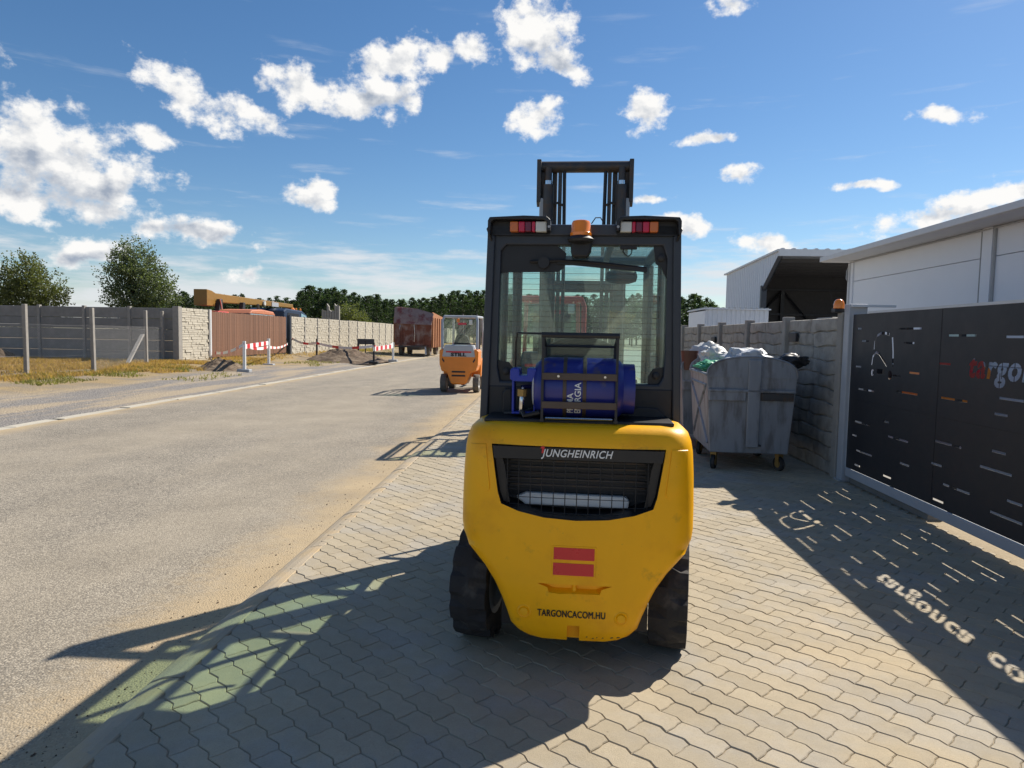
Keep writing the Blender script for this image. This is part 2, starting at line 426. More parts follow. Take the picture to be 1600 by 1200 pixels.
mat('rubber', (0.022, 0.021, 0.022), 0.85, var=0.25, vscale=9, bump=0.3, bscale=80, col2=(0.06, 0.055, 0.05), c2scale=6, c2lo=0.5)
mat('rubber_dusty', (0.14, 0.125, 0.105), 0.9, var=0.2, vscale=9)
mat('white_paint', (0.78, 0.78, 0.76), 0.5, var=0.06)
mat('grey_paint', (0.36, 0.37, 0.38), 0.45, var=0.08)
mat('grey_light', (0.42, 0.44, 0.47), 0.45, var=0.06)
mat('red_plastic', (0.62, 0.02, 0.03), 0.3, var=0.08)
mat('red_lens', (0.55, 0.01, 0.05), 0.15, var=0.03)
mat('dark_lens', (0.16, 0.01, 0.03), 0.15, var=0.03)
mat('amber_lens', (0.62, 0.16, 0.03), 0.2, var=0.05)
mat('white_lens', (0.62, 0.62, 0.58), 0.2, var=0.1)
mat('beacon', (0.95, 0.25, 0.01), 0.2, var=0.04, coat=0.5)
mat('blue_tank', (0.016, 0.024, 0.20), 0.35, var=0.15, vscale=10, col2=(0.10, 0.075, 0.09), c2scale=7, c2lo=0.58, c2hi=0.72)
mat('blue_bright', (0.012, 0.035, 0.36), 0.4, var=0.08)
mat('galvanised', (0.27, 0.285, 0.31), 0.55, metal=0.25, var=0.2, vscale=3, stretch=(3, 3, .7), col2=(0.17, 0.165, 0.17), c2scale=2.5, bump=0.1, bscale=30, rand=0.04)
mat('gate_black', (0.017, 0.018, 0.022), 0.5, var=0.12, vscale=3)
mat('panel_white', (0.74, 0.77, 0.82), 0.5, var=0.03, vscale=2)
mat('trim_white', (0.60, 0.61, 0.62), 0.5, var=0.06)
mat('corrugated', (0.58, 0.61, 0.66), 0.45, metal=0.1, var=0.06)
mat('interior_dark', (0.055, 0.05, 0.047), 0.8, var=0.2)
mat('brown_slat', (0.20, 0.10, 0.058), 0.6, var=0.12, rand=0.16)
mat('rust', (0.15, 0.05, 0.032), 0.85, var=0.35, vscale=3, col2=(0.24, 0.17, 0.15), c2scale=1.6, bump=0.3, bscale=20)
mat('rust_orange', (0.33, 0.135, 0.055), 0.85, var=0.3, vscale=3, bump=0.3, bscale=20)
mat('rust_grey', (0.25, 0.18, 0.165), 0.85, var=0.3, vscale=2.5, col2=(0.17, 0.05, 0.05), c2scale=2.0)
mat('crane_yellow', (0.24, 0.125, 0.016), 0.5, var=0.15)
mat('cab_blue', (0.02, 0.035, 0.07), 0.4, var=0.1)
mat('cab_pale', (0.30, 0.47, 0.53), 0.15, var=0.1)
mat('cab_orange', (0.55, 0.20, 0.10), 0.5, var=0.1)
mat('soil', (0.105, 0.072, 0.046), 0.95, var=0.35, vscale=5, bump=0.9, bscale=25, col2=(0.20, 0.15, 0.10), c2scale=3)
mat('bark', (0.10, 0.075, 0.05), 0.9, var=0.3)
mat('leaf_grey', (0.10, 0.125, 0.062), 0.6, var=0.3, vscale=0.6, rand=0.1)
mat('leaf_olive', (0.115, 0.13, 0.045), 0.6, var=0.3, vscale=0.6, rand=0.1)
mat('needle', (0.036, 0.060, 0.022), 0.7, var=0.35, vscale=0.35, rand=0.25)
mat('straw', (0.40, 0.26, 0.10), 0.9, var=0.3, vscale=1.5)
mat('grass_green', (0.20, 0.19, 0.06), 0.9, var=0.3, vscale=1.5)
mat('wire', (0.16, 0.16, 0.16), 0.6, metal=0.3, var=0.1)
mat('bag_white', (0.50, 0.50, 0.48), 0.45, var=0.2, vscale=12)
mat('bag_black', (0.015, 0.015, 0.017), 0.35, var=0.1)
mat('bag_green', (0.10, 0.40, 0.22), 0.45, var=0.1)
mat('bucket_brown', (0.10, 0.035, 0.02), 0.5, var=0.15)
mat('seat', (0.02, 0.021, 0.024), 0.6, var=0.1)
mat('yard', (0.30, 0.28, 0.25), 0.9, var=0.15, vscale=2)
mat('brass', (0.35, 0.22, 0.07), 0.5, metal=0.5, var=0.1)
for k_ in ('leaf_grey', 'leaf_olive', 'needle', 'straw', 'grass_green'): leafy(k_, 0.4)
glass('cab_glass', (0.86, 0.94, 0.93), dust=0.045)
glass('side_glass', (0.87, 0.955, 0.895), dust=0.03)

# ------------------------------------------------------------------ setting: ground, road, pavement
def ground_z(x, y):
    """height of the open ground"""
    if x > -8.9: return -0.13
    t = min(1.0, (-8.9-x)/6.0)
    z = -0.075 + 0.32*t
    if x < -9.3 and y < 130: z += 0.05*mnoise.noise(Vector((x*0.5, y*0.5, 0)))*min(1, (-9.3-x)/1.5)
    return z
def make_ground():
    xs = [-900, -400, -150, -80, -45, -30, -22] + [-18.0+0.35*i for i in range(26)] + [-8.9, -8.85, -4, 0, 3.0, 60, 300, 900]
    ys = [-60, -20, -5, 3]+[6+0.6*i for i in range(80)]+[56+3*i for i in range(20)]+[130, 200, 400, 1500]
    vs = [(x, y, ground_z(x, y)) for y in ys for x in xs]; n = len(xs)
    fs = [(j*n+i, j*n+i+1, (j+1)*n+i+1, (j+1)*n+i) for j in range(len(ys)-1) for i in range(n-1)]
    m = bpy.data.materials.new('verge_ground'); MATS['verge_ground'] = m; m.use_nodes = True
    N = m.node_tree.nodes; L = m.node_tree.links; b = N['Principled BSDF']; b.inputs['Roughness'].default_value = 0.95
    tc = N.new('ShaderNodeTexCoord'); sp = N.new('ShaderNodeSeparateXYZ'); L.new(tc.outputs['Object'], sp.inputs[0])
    def nz(s, d=5, sc=None):
        v = tc.outputs['Object']
        if sc:
            mp = N.new('ShaderNodeMapping'); mp.inputs['Scale'].default_value = sc; L.new(v, mp.inputs[0]); v = mp.outputs[0]
        t = N.new('ShaderNodeTexNoise'); t.inputs['Scale'].default_value = s; t.inputs['Detail'].default_value = d; L.new(v, t.inputs['Vector']); return t.outputs['Fac']
    def M(op, a, b_=None, c=None):
        q = N.new('ShaderNodeMath'); q.operation = op
        for i, x in enumerate((a, b_, c)):
            if x is None: continue
            if isinstance(x, (int, float)): q.inputs[i].default_value = x
            else: L.new(x, q.inputs[i])
        return q.outputs[0]
    def mix(f, a, c):
        q = N.new('ShaderNodeMix'); q.data_type = 'RGBA'; L.new(f, q.inputs[0])
        for i, x in ((6, a), (7, c)):
            if isinstance(x, tuple): q.inputs[i].default_value = (*x, 1)
            else: L.new(x, q.inputs[i])
        return q.outputs[2]
    def ss(v, lo, hi):
        q = N.new('ShaderNodeMapRange'); q.interpolation_type = 'SMOOTHSTEP'; q.inputs['From Min'].default_value = lo; q.inputs['From Max'].default_value = hi
        L.new(v, q.inputs['Value']); return q.outputs[0]
    # crushed stone next to the road, sandy tracks along it, straw and dry soil further out
    gravel = mix(ss(nz(55, 3), 0.42, 0.62), (0.135, 0.125, 0.12), (0.33, 0.30, 0.26))
    tracks = ss(M('ADD', nz(0.9, 5, (1.6, 0.16, 1)), M('MULTIPLY', nz(9, 4), 0.18)), 0.52, 0.68)
    near = mix(tracks, gravel, (0.36, 0.29, 0.20))
    far = mix(ss(nz(0.8), 0.45, 0.6), (0.33, 0.24, 0.12), (0.25, 0.20, 0.135))
    edge = M('ADD', sp.outputs[0], M('MULTIPLY', nz(0.45), 3.0))
    yfar = M('MULTIPLY', M('SUBTRACT', sp.outputs[1], 26.0), 0.12)
    col = mix(ss(M('SUBTRACT', edge, M('MAXIMUM', yfar, 0.0)), -11.2, -9.6), far, near)
    sc = N.new('ShaderNodeVectorMath'); sc.operation = 'SCALE'; L.new(col, sc.inputs[0]); L.new(M('MULTIPLY_ADD', nz(18, 6), 0.7, 0.65), sc.inputs['Scale'])
    L.new(sc.outputs[0], b.inputs['Base Color'])
    bp = N.new('ShaderNodeBump'); bp.inputs['Strength'].default_value = 0.9; bp.inputs['Distance'].default_value = 0.04
    L.new(nz(28, 6), bp.inputs['Height']); L.new(bp.outputs[0], b.inputs['Normal'])
    o = MB().add(vs, fs).build('ground', m, smooth=True); tag(o, 'dry dirt and gravel ground beside the road', None, kind='structure')
make_ground()

def make_road():
    m = bpy.data.materials.new('asphalt'); MATS['asphalt'] = m; m.use_nodes = True
    N = m.node_tree.nodes; L = m.node_tree.links; b = N['Principled BSDF']; b.inputs['Roughness'].default_value = 0.9
    b.inputs['Specular IOR Level'].default_value = 0.25
    tc = N.new('ShaderNodeTexCoord'); sp = N.new('ShaderNodeSeparateXYZ'); L.new(tc.outputs['Object'], sp.inputs[0])
    def nz(s, d=4, sc=None, r=0.6):
        v = tc.outputs['Object']
        if sc:
            mp = N.new('ShaderNodeMapping'); mp.inputs['Scale'].default_value = sc; L.new(v, mp.inputs[0]); v = mp.outputs[0]
        t = N.new('ShaderNodeTexNoise'); t.inputs['Scale'].default_value = s; t.inputs['Detail'].default_value = d; t.inputs['Roughness'].default_value = r
        L.new(v, t.inputs['Vector']); return t.outputs['Fac']
    def M(op, a, b_=None, c=None):
        q = N.new('ShaderNodeMath'); q.operation = op
        for i, x in enumerate((a, b_, c)):
            if x is None: continue
            if isinstance(x, (int, float)): q.inputs[i].default_value = x
            else: L.new(x, q.inputs[i])
        return q.outputs[0]
    def mix(f, a, c):
        q = N.new('ShaderNodeMix'); q.data_type = 'RGBA'; L.new(f, q.inputs[0])
        for i, x in ((6, a), (7, c)):
            if isinstance(x, tuple): q.inputs[i].default_value = (*x, 1)
            else: L.new(x, q.inputs[i])
        return q.outputs[2]
    def ss(v, lo, hi):
        q = N.new('ShaderNodeMapRange'); q.interpolation_type = 'SMOOTHSTEP'; q.inputs['From Min'].default_value = lo; q.inputs['From Max'].default_value = hi
        L.new(v, q.inputs['Value']); return q.outputs[0]
    vo = N.new('ShaderNodeTexVoronoi'); vo.inputs['Scale'].default_value = 95; L.new(tc.outputs['Object'], vo.inputs['Vector'])
    sv = N.new('ShaderNodeSeparateColor'); L.new(vo.outputs['Color'], sv.inputs[0])
    stone = mix(sv.outputs[0], (0.12, 0.108, 0.092), (0.50, 0.44, 0.345))
    stone = mix(ss(vo.outputs['Distance'], 0.45, 0.75), stone, (0.16, 0.14, 0.115))
    patch = ss(M('ADD', nz(0.35, 4, (1.5, 0.35, 1)), M('MULTIPLY', nz(3), 0.2)), 0.45, 0.75)
    base = mix(M('MULTIPLY', patch, 0.5), stone, (0.37, 0.315, 0.235))
    # blown sand lying along both kerbs
    dk = M('ADD', M('SUBTRACT', sp.outputs[0], -1.84), M('MULTIPLY', M('SUBTRACT', nz(0.9, 5), 0.5), 1.3))
    dk = M('ADD', dk, M('MULTIPLY', M('SUBTRACT', nz(14, 4), 0.5), 0.5))
    s1 = ss(dk, -0.75, 0.0)
    dl = M('ADD', M('SUBTRACT', -8.7, sp.outputs[0]), M('MULTIPLY', M('SUBTRACT', nz(1.1, 5), 0.5), 0.9))
    s2 = ss(dl, -0.45, 0.1)
    base = mix(M('MULTIPLY', M('MAXIMUM', s1, s2), 0.85), base, (0.44, 0.335, 0.20))
    crumbs = M('MULTIPLY', ss(nz(42, 2), 0.66, 0.70), ss(dk, -1.0, -0.2))
    base = mix(M('MULTIPLY', crumbs, 0.7), base, (0.11, 0.085, 0.06))
    sc = N.new('ShaderNodeVectorMath'); sc.operation = 'SCALE'; L.new(base, sc.inputs[0]); L.new(M('MULTIPLY_ADD', nz(1.2, 6), 0.55, 0.72), sc.inputs['Scale'])
    L.new(sc.outputs[0], b.inputs['Base Color'])
    bp = N.new('ShaderNodeBump'); bp.inputs['Strength'].default_value = 0.6; bp.inputs['Distance'].default_value = 0.006
    L.new(vo.outputs['Distance'], bp.inputs['Height']); bp.invert = True; L.new(bp.outputs[0], b.inputs['Normal'])
    xs = [-8.78, -6.5, -4.2, -2.6, -2.1, -1.82]; ys = [-12+4*i for i in range(40)]
    def rz(x, y): return -0.075 + 0.02*math.exp(-((x+5)/3)**2) + (0.02*max(0, 1+(x+1.82)/0.45))
    vs = [(x, y, rz(x, y)) for y in ys for x in xs]; n = len(xs)
    fs = [(j*n+i, j*n+i+1, (j+1)*n+i+1, (j+1)*n+i) for j in range(len(ys)-1) for i in range(n-1)]
    o = MB().add(vs, fs).build('road', m, smooth=True); tag(o, 'sun-bleached sandy asphalt road', kind='structure')
    # loose grit swept against the kerb
    mb = MB(); rnd = random.Random(3)
    for i in range(900):
        y = 2.2+rnd.random()**1.6*14; x = -1.85-abs(rnd.gauss(0, 0.25)); s_ = rnd.choice((.3, .5, .7, 1))*rnd.uniform(0.004, 0.012)
        if rnd.random() < 0.12: x = rnd.uniform(-6, -2)
        z = rz(x, y)
        a = rnd.random()*6
        mb.add([(x+s_*math.cos(a), y+s_*math.sin(a), z-.002), (x+s_*math.cos(a+2.2), y+s_*math.sin(a+2.2), z-.002), (x+s_*math.cos(a+4.1), y+s_*math.sin(a+4.1), z-.002), (x, y, z+s_*0.8)],
               [(0, 1, 3), (1, 2, 3), (2, 0, 3)])
    tag(mb.build('loose_grit', 'soil'), 'loose dark grit scattered along the kerb', 'grit', kind='stuff')
make_road()

# dropped kerb between road and pavement, one stone per metre
kerb = MB().box2((-1.82, -6, -0.2), (-1.66, 60, -0.09)).build('kerb', 'sand'); tag(kerb, 'low rounded concrete kerb along the pavement', kind='structure')
kp = [(-1.83, -0.12), (-1.83, -0.052), (-1.80, -0.030), (-1.75, -0.010), (-1.70, 0.001), (-1.655, 0.003), (-1.655, -0.12)]
kme = None
for i in range(62):
    if kme is None:
        o = MB().prism(kp, 'y', 0.004, 0.996).build('kerb_stone', 'kerb', kerb, bevel=0.006, seg=1); kme = o.data
    else: o = link('kerb_stone', kme, None, kerb, bevel=0.006, seg=1)
    o.location = (random.uniform(-.004, .004), -5+i, random.uniform(-.003, .003))
edge_strip = MB().box2((-8.98, -10, -0.2), (-8.78, 120, -0.085)).build('road_edge', 'sand'); tag(edge_strip, 'pale concrete edging along the far side of the road', kind='structure')
eme = None
for i in range(100):
    if eme is None:
        o = MB().box2((-8.99, 0.006, -0.16), (-8.77, 0.994, -0.062)).build('edge_stone', 'concrete_light', edge_strip); eme = o.data
    else: o = link('edge_stone', eme, None, edge_strip)
    o.location = (random.uniform(-.012, .012), i, random.uniform(-.008, .006)); o.rotation_euler = (0, 0, random.uniform(-.01, .01))

def make_pavement():
    bed = MB().add([(-1.66, -6, -0.0065), (3.62, -6, -0.0065), (3.62, 60, -0.0065), (-1.66, 60, -0.0065)], [(0, 1, 2, 3)]).build('pavement', 'sand')
    tag(bed, 'wavy interlocking concrete paving in front of the gate', kind='structure')
    Lp, Wp, amp = 0.225, 0.1125, 0.0105
    amp = 0.0082
    def wave(s):
        p = (s/Wp+1e-9) % 1.0
        return amp*(-1+2*p/.66) if p < .66 else amp*(1-2*(p-.66)/.34)
    brk = sorted({q*Wp+k for q in (0, 1) for k in (0.0, .22*Wp, .58*Wp, .68*Wp, .95*Wp)} | {Lp})
    low = [(s_, -Wp/2+wave(s_)) for s_ in brk]; high = [(s_, Wp/2+wave(s_)) for s_ in reversed(brk)]
    # small zigzag in the short ends too
    endR = [(Lp+0.003, -0.012), (Lp-0.003, 0.018)]
    endL = [(-0.003, 0.018), (0.003, -0.012)]
    outl = low+endR+high+endL
    c = Vector((Lp/2, 0))
    def shrink(pts, d):
        n = len(pts); res = []
        for i in range(n):
            a, b, e = Vector(pts[i-1]), Vector(pts[i]), Vector(pts[(i+1) % n])
            n1 = Vector((-(b-a).y, (b-a).x)).normalized(); n2 = Vector((-(e-b).y, (e-b).x)).normalized()
            mm = (n1+n2); mm = mm/max(0.6, mm.length_squared/2) if mm.length > 1e-6 else n1
            res.append(b+mm*d)
        return res
    o1 = shrink(outl, 0.0013); o2 = shrink(outl, 0.0045); n = len(outl)
    base_v = [(p.x-Lp/2, p.y, -0.03) for p in o1]+[(p.x-Lp/2, p.y, -0.0038) for p in o1]+[(p.x-Lp/2, p.y, 0.0) for p in o2]
    base_f = [(i, (i+1) % n, n+(i+1) % n, n+i) for i in range(n)]+[(n+i, n+(i+1) % n, 2*n+(i+1) % n, 2*n+i) for i in range(n)]+[tuple(range(2*n, 3*n))]
    ang = R(-45); ca, sa = math.cos(ang), math.sin(ang)
    rnd = random.Random(11)
    cells = []
    for j in range(-220, 420):
        for i in range(-160, 160):
            s_ = i*Lp+(Lp/2 if j % 2 else 0); t = j*Wp
            x = s_*ca-t*sa; y = s_*sa+t*ca
            if -1.60 < x < 3.50 and -1.0 < y < 21: cells.append((x, y))
    inv = CAM.inverted()
    def score(x, y):
        p = inv @ Vector((x, y, 0))
        if p.z > -0.5: return 1e9
        u = 800+1080*p.x/-p.z; v = 600-1080*p.y/-p.z
        if not (-30 < u < 1630 and v < 1215): return 1e9
        if 760 < u < 1030 and v < 1010: return 1e9
        return y
    cells.sort(key=lambda c_: score(*c_))
    variants = []
    for k in range(8):
        me = bpy.data.meshes.new('paver'); me.from_pydata(base_v, [], base_f); me.materials.append(MATS['paver'])
        a = me.attributes.new('tone', 'FLOAT', 'POINT')
        for d in a.data: d.value = k/7
        variants.append(me)
    def pose(x, y):
        return rnd.uniform(-.0022, .0018), rnd.uniform(-.006, .006), rnd.uniform(-.006, .006)
    for (x, y) in cells[:300]:
        dz, rx, ry = pose(x, y)
        o = bpy.data.objects.new('paver', rnd.choice(variants)); COL.objects.link(o); o.parent = bed
        o.location = (x, y, dz); o.rotation_euler = (rx, ry, ang)
    vs = []; fs = []; tone = []
    nb = len(base_v)
    for (x, y) in cells[300:]:
        dz, rx, ry = pose(x, y); o = len(vs); tn = rnd.random()
        for (a, b, z) in base_v:
            vs.append((x+a*ca-b*sa, y+a*sa+b*ca, z+dz+a*ry*-1+b*rx)); tone.append(tn)
        fs += [tuple(i+o for i in f) for f in base_f]
    me = bpy.data.meshes.new('paver_field'); me.from_pydata(vs, [], fs); me.materials.append(MATS['paver'])
    a = me.attributes.new('tone', 'FLOAT', 'POINT'); a.data.foreach_set('value', tone)
    o = bpy.data.objects.new('paver_field', me); COL.objects.link(o); o.parent = bed; o['kind'] = 'stuff'
    # beyond 21 m the pieces are too small to tell apart
    o = MB().add([(-1.62, 21.0, 0.0), (3.5, 21.0, 0.0), (3.5, 60, 0.0), (-1.62, 60, 0.0)], [(0, 1, 2, 3)]).build('far_paving', 'paver', bed)
    a = o.data.attributes.new('tone', 'FLOAT', 'POINT')
    for d in a.data: d.value = 0.5
    o = MB().add([(-1.62, -14, 0.0), (3.5, -14, 0.0), (3.5, -1.05, 0.0), (-1.62, -1.05, 0.0)], [(0, 1, 2, 3)]).build('far_paving', 'paver', bed)
    a = o.data.attributes.new('tone', 'FLOAT', 'POINT')
    for d in a.data: d.value = 0.5
make_pavement()
yard = MB().add([(3.62, -6, -0.02), (60, -6, -0.02), (60, 90, -0.02), (3.62, 90, -0.02)], [(0, 1, 2, 3)]).build('yard', 'yard'); tag(yard, 'concrete yard behind the gate', kind='structure')

# ------------------------------------------------------------------ main forklift
def tyre(mb_r, c, r, w, n=72, tread=True, hub=0.55):
    """tyre round the x axis: shoulder lugs on both sides, staggered"""
    prof = [(r*hub, -w/2*0.86), (r*0.80, -w/2), (r*0.90, -w/2*1.0), (r*0.985, -w/2*0.97), (r, -w/2*0.55), (r, -w*.02), (r, w*.02), (r, w/2*0.55), (r*0.985, w/2*0.97), (r*0.90, w/2*1.0), (r*0.80, w/2), (r*hub, w/2*0.86)]
    c = Vector(c); vs = []; fs = []; m = len(prof); dp = r*.075
    for j in range(n):
        for i, (rr, h) in enumerate(prof):
            q = rr; hh = h
            if tread:
                pl = j % 6; pr = (j+3) % 6
                if pl < 2 and i in (3, 4): q -= dp
                if pl < 2 and i == 2: hh += w*.05
                if pr < 2 and i in (7, 8): q -= dp
                if pr < 2 and i == 9: hh -= w*.05
            a = 2*math.pi*j/n
            vs.append(c+Vector((hh, q*math.cos(a), q*math.sin(a))))
    for j in range(n):
        for i in range(m-1):
            fs.append((j*m+i, j*m+i+1, ((j+1) % n)*m+i+1, ((j+1) % n)*m+i))
    mb_r.add(vs, fs)
    return mb_r
def wheel(parent, c, r, w, tmat, rmat, steer=0.0, n=72):
    n = 72 if n > 40 else 36
    t = tyre(MB(), (0, 0, 0), r, w, n).build('wheel', tmat, parent)
    t.location = c; t.rotation_euler = (0, 0, steer)
    MB().lathe([(r*0.02, -w*0.30), (r*0.40, -w*0.30), (r*0.46, -w*0.44), (r*0.58, -w*0.44), (r*0.58, w*0.44), (r*0.46, w*0.44), (r*0.40, w*0.30), (r*0.02, w*0.30)], (0, 0, 0), 'x', 20).build('rim', rmat, t, smooth=True)
    return t

def main_forklift():
    F = empty('forklift', at(903, 700, 3.6)*1.0, R(-2.7), 'yellow forklift with dark cab and blue gas tank, seen from behind on the pavement', 'forklift')
    p = at(903, 700, 3.6); F.location = (p.x, 3.6, 0.0)
    WT = [(0.155, .19), (0.165, .235), (0.185, .272), (0.22, .305), (0.28, .325), (0.345, .350), (0.42, .385), (0.495, .435), (0.56, .492), (0.61, .535), (0.65, .552), (0.70, .5585), (0.80, .5585), (0.95, .555), (1.06, .549), (1.11, .541), (1.15, .527), (1.172, .505), (1.182, .475)]
    YB = [(0.155, -.385), (0.2, -.405), (0.4, -.425), (0.65, -.43), (0.9, -.42), (1.05, -.405), (1.11, -.392), (1.15, -.370), (1.172, -.342), (1.182, -.305)]
    def wz(z): return lerp_table(WT, z)
    def yr(x, z):
        w = wz(z); y = lerp_table(YB, z) + .055*(x/.56)**2
        rc = .10 if z > .6 else .05
        t = abs(x)-(w-rc)
        if t > 0: y += rc-math.sqrt(max(0, rc*rc-min(t, rc)**2))
        return y
    zs = [0.155, 0.165, 0.185, .22, .28, .345, .42, .46, .495, .53, .56, .59, .61, .63, .65, .675, .70, .75, .80, .875, .95, 1.0, 1.06, 1.09, 1.11, 1.132, 1.15, 1.163, 1.172, 1.182]
    us = [-1+2*i/44 for i in range(45)]
    us = [math.copysign(1-(1-abs(u))**1.5, u) for u in us]
    vs = []; fs = []; per = len(us)+2
    for z in zs:
        w = wz(z); yf = .22 if z >= .61 else (-.27 if z < .56 else -.27+.49*(z-.56)/.05)
        ring = [(-w, yf, z)]+[(u*w, yr(u*w, z), z) for u in us]+[(w, yf, z)]
        vs += ring
    for i in range(len(zs)-1):
        for j in range(per):
            k = (j+1) % per
            fs.append((i*per+j, i*per+k, (i+1)*per+k, (i+1)*per+j))
    fs += [tuple(range(per)), tuple((len(zs)-1)*per+j for j in range(per))]
    cw = MB().add(vs, fs).build('counterweight', 'yellow', F)
    # openings: radiator grille, tow-pin pocket, bottom notch, light plugs
    cut = []
    gp = [(-.408, 1.085), (-.392, .98), (-.372, .86), (-.355, .806), (-.27, .775), (-.15, .752), (0, .744), (.15, .752), (.27, .775), (.355, .806), (.372, .86), (.392, .98), (.408, 1.082)]
    cut.append(MB().prism(gp, 'y', -.7, -.20).build('c', 'black'))
    cut.append(MB().add([(-.19, -.5, .445), (.19, -.5, .445), (.17, -.39, .435), (-.17, -.39, .435), (-.17, -.5, .36), (.17, -.5, .36), (.10, -.39, .41), (-.10, -.39, .41), (0, -.5, .343)],
                        [(0, 1, 2, 3), (3, 2, 6, 7), (0, 3, 7, 4), (1, 5, 6, 2), (4, 7, 6, 5, 8), (0, 4, 8, 5, 1)]).build('c', 'yellow'))
    cut.append(MB().box2((-.03, -.6, .1), (.028, -.355, .235)).build('c', 'yellow'))
    for c in cut:
        c.parent = F
        md = cw.modifiers.new('b', 'BOOLEAN'); md.object = c; md.operation = 'DIFFERENCE'; md.solver = 'EXACT'; md.material_mode = 'TRANSFER'
    dg = bpy.context.evaluated_depsgraph_get(); dg.update()
    me = bpy.data.meshes.new_from_object(cw.evaluated_get(dg))
    cw.modifiers.clear(); cw.data = me; me.name = 'counterweight'
    for c in cut: bpy.data.objects.remove(c)
    me.shade_smooth(); me.set_sharp_from_angle(angle=R(32))
    def patch(name, poly, m, lift=.003, parent=cw, n=14, thick=.006):
        """a thin piece lying on the curved rear face; poly is convex in (x, z)"""
        vs = []; cx = sum(q[0] for q in poly)/len(poly); cz = sum(q[1] for q in poly)/len(poly)
        rings = [1.0, .97, .8, .5, .2]; fs = []; b = MB(); k = len(poly)
        sub = []
        for a, c in zip(poly, poly[1:]+poly[:1]):
            for t in range(6): sub.append((a[0]+(c[0]-a[0])*t/6, a[1]+(c[1]-a[1])*t/6))
        m_ = len(sub)
        for ri, s_ in enumerate(rings):
            for (x, z) in sub:
                X = cx+(x-cx)*s_; Z = cz+(z-cz)*s_
                vs.append((X, yr(X, Z)-(lift if ri else -.002), Z))
        for i in range(len(rings)-1):
            for j in range(m_): fs.append((i*m_+j, i*m_+(j+1) % m_, (i+1)*m_+(j+1) % m_, (i+1)*m_+j))
        fs.append(tuple((len(rings)-1)*m_+j for j in range(m_)))
        return b.add(vs, fs).build(name, m, parent, smooth=True)
    for sg in (-1, 1):
        patch('corner_panel', [(sg*.435, 1.085), (sg*.515, 1.08), (sg*.512, .97), (sg*.485, .90), (sg*.42, .86), (sg*.41, .87)], 'yellow', .005)
    patch('reflector', [(-.102, .617), (.092, .617), (.092, .558), (-.102, .558)], 'red_plastic', .004)
    patch('reflector', [(-.104, .543), (.090, .543), (.090, .483), (-.104, .483)], 'red_plastic', .004)
    patch('reflector_backing', [(-.112, .626), (.100, .626), (.100, .474), (-.112, .474)], 'yellow', .002)
    for (x, z) in ((-.236, .292), (.222, .282)):
        y = yr(x, z)
        o = MB().lathe([(.034, .006), (.034, -.004), (.028, -.007), (.022, -.004), (.019, -.012), (.004, -.013)], (x, y, z), 'y', 24).build('plug', 'yellow', cw, smooth=True)
    MB().lathe([(.012, 0), (.012, .06)], (0, -.395, .375), 'z', 12).build('tow_pin', 'yellow', cw, smooth=True)
    # grille: surround band, wires, radiator, pale cowl behind the wires
    MB().prism([(-.400, 1.079), (.400, 1.076), (.391, 1.022), (-.393, 1.022)], 'y', -.392, -.372).build('grille_band', 'black', cw)
    MB().prism([(-.40, 1.08), (-.385, .98), (-.366, .862), (-.348, .81), (-.318, .802), (-.345, .98), (-.36, 1.03)], 'y', -.36, -.34).build('grille_band', 'black', cw)
    MB().prism([(.40, 1.08), (.385, .98), (.366, .862), (.348, .81), (.318, .802), (.345, .98), (.36, 1.03)], 'y', -.36, -.34).build('grille_band', 'black', cw)
    g = MB()
    def gl_lo(x): return .752+.055*(abs(x)/.36)**2
    for i in range(13):
        x = -.33+.055*i; g.tube([(x, -.372, 1.03), (x, -.375, .9), (x, -.368, gl_lo(x))], .0024, 5)
    for i in range(15):
        z = 1.018-.0165*i; h = .385-.11*(1.03-z); y_ = -.369
        if i > 9: z = 1.018-.0165*9-.036*(i-9)
        h = lerp_table([(.744, .14), (.78, .29), (.806, .352), (.86, .37), (1.03, .39)], z)-.012
        g.tube([(-h, y_+.012, z), (-h*.5, y_, z), (h*.5, y_, z), (h, y_+.012, z)], .0017, 5)
    g.build('grille_wires', 'black_plastic', cw)
    MB().box2((-.37, -.215, .76), (.37, -.205, 1.08)).build('radiator', 'black_plastic', cw)
    MB().prism([(-.30, .812), (-.245, .835), (.235, .83), (.255, .812), (.25, .772), (-.25, .775)], 'y', -.275, -.235).build('cowl', 'white_paint', cw, bevel=.01)
    for i in range(6): MB().box2((-.33, -.225, .86+.03*i), (.33, -.217, .868+.03*i)).build('fin', 'mast_steel', cw)
    # writing
    def letter(body, width, height, x, z, m, bold, shear, lift=.003, name='lettering', yflat=None):
        me = text_mesh(body, height*1.38, bold*height, shear, .0008, width, 1.07)
        zs_ = [v.co.y for v in me.vertices]; zc = (max(zs_)+min(zs_))/2
        for v in me.vertices:
            X = v.co.x+x; Z = v.co.y-zc+z; e = v.co.z
            v.co = (X, (yr(X, Z) if yflat is None else yflat)-lift-e, Z)
        return link(name, me, m, cw)
    letter('JUNGHEINRICH', .335, .036, -.003, 1.048, 'white_paint', .018, .28, yflat=-.392)
    MB().prism([(-.176, 1.076), (-.162, 1.087), (-.150, 1.074), (-.157, 1.074), (-.160, 1.052), (-.168, 1.052), (-.166, 1.073)], 'y', -.3975, -.3945).build('logo_arrow', 'red_plastic', cw)
    letter('TARGONCACOM.HU', .318, .035, -.0128, .293, 'black', 0.0, 0.0)
    letter('TARGONCACOM.HU', .318, .035, -.0108, .2935, 'black', 0.0, 0.0, .0034)
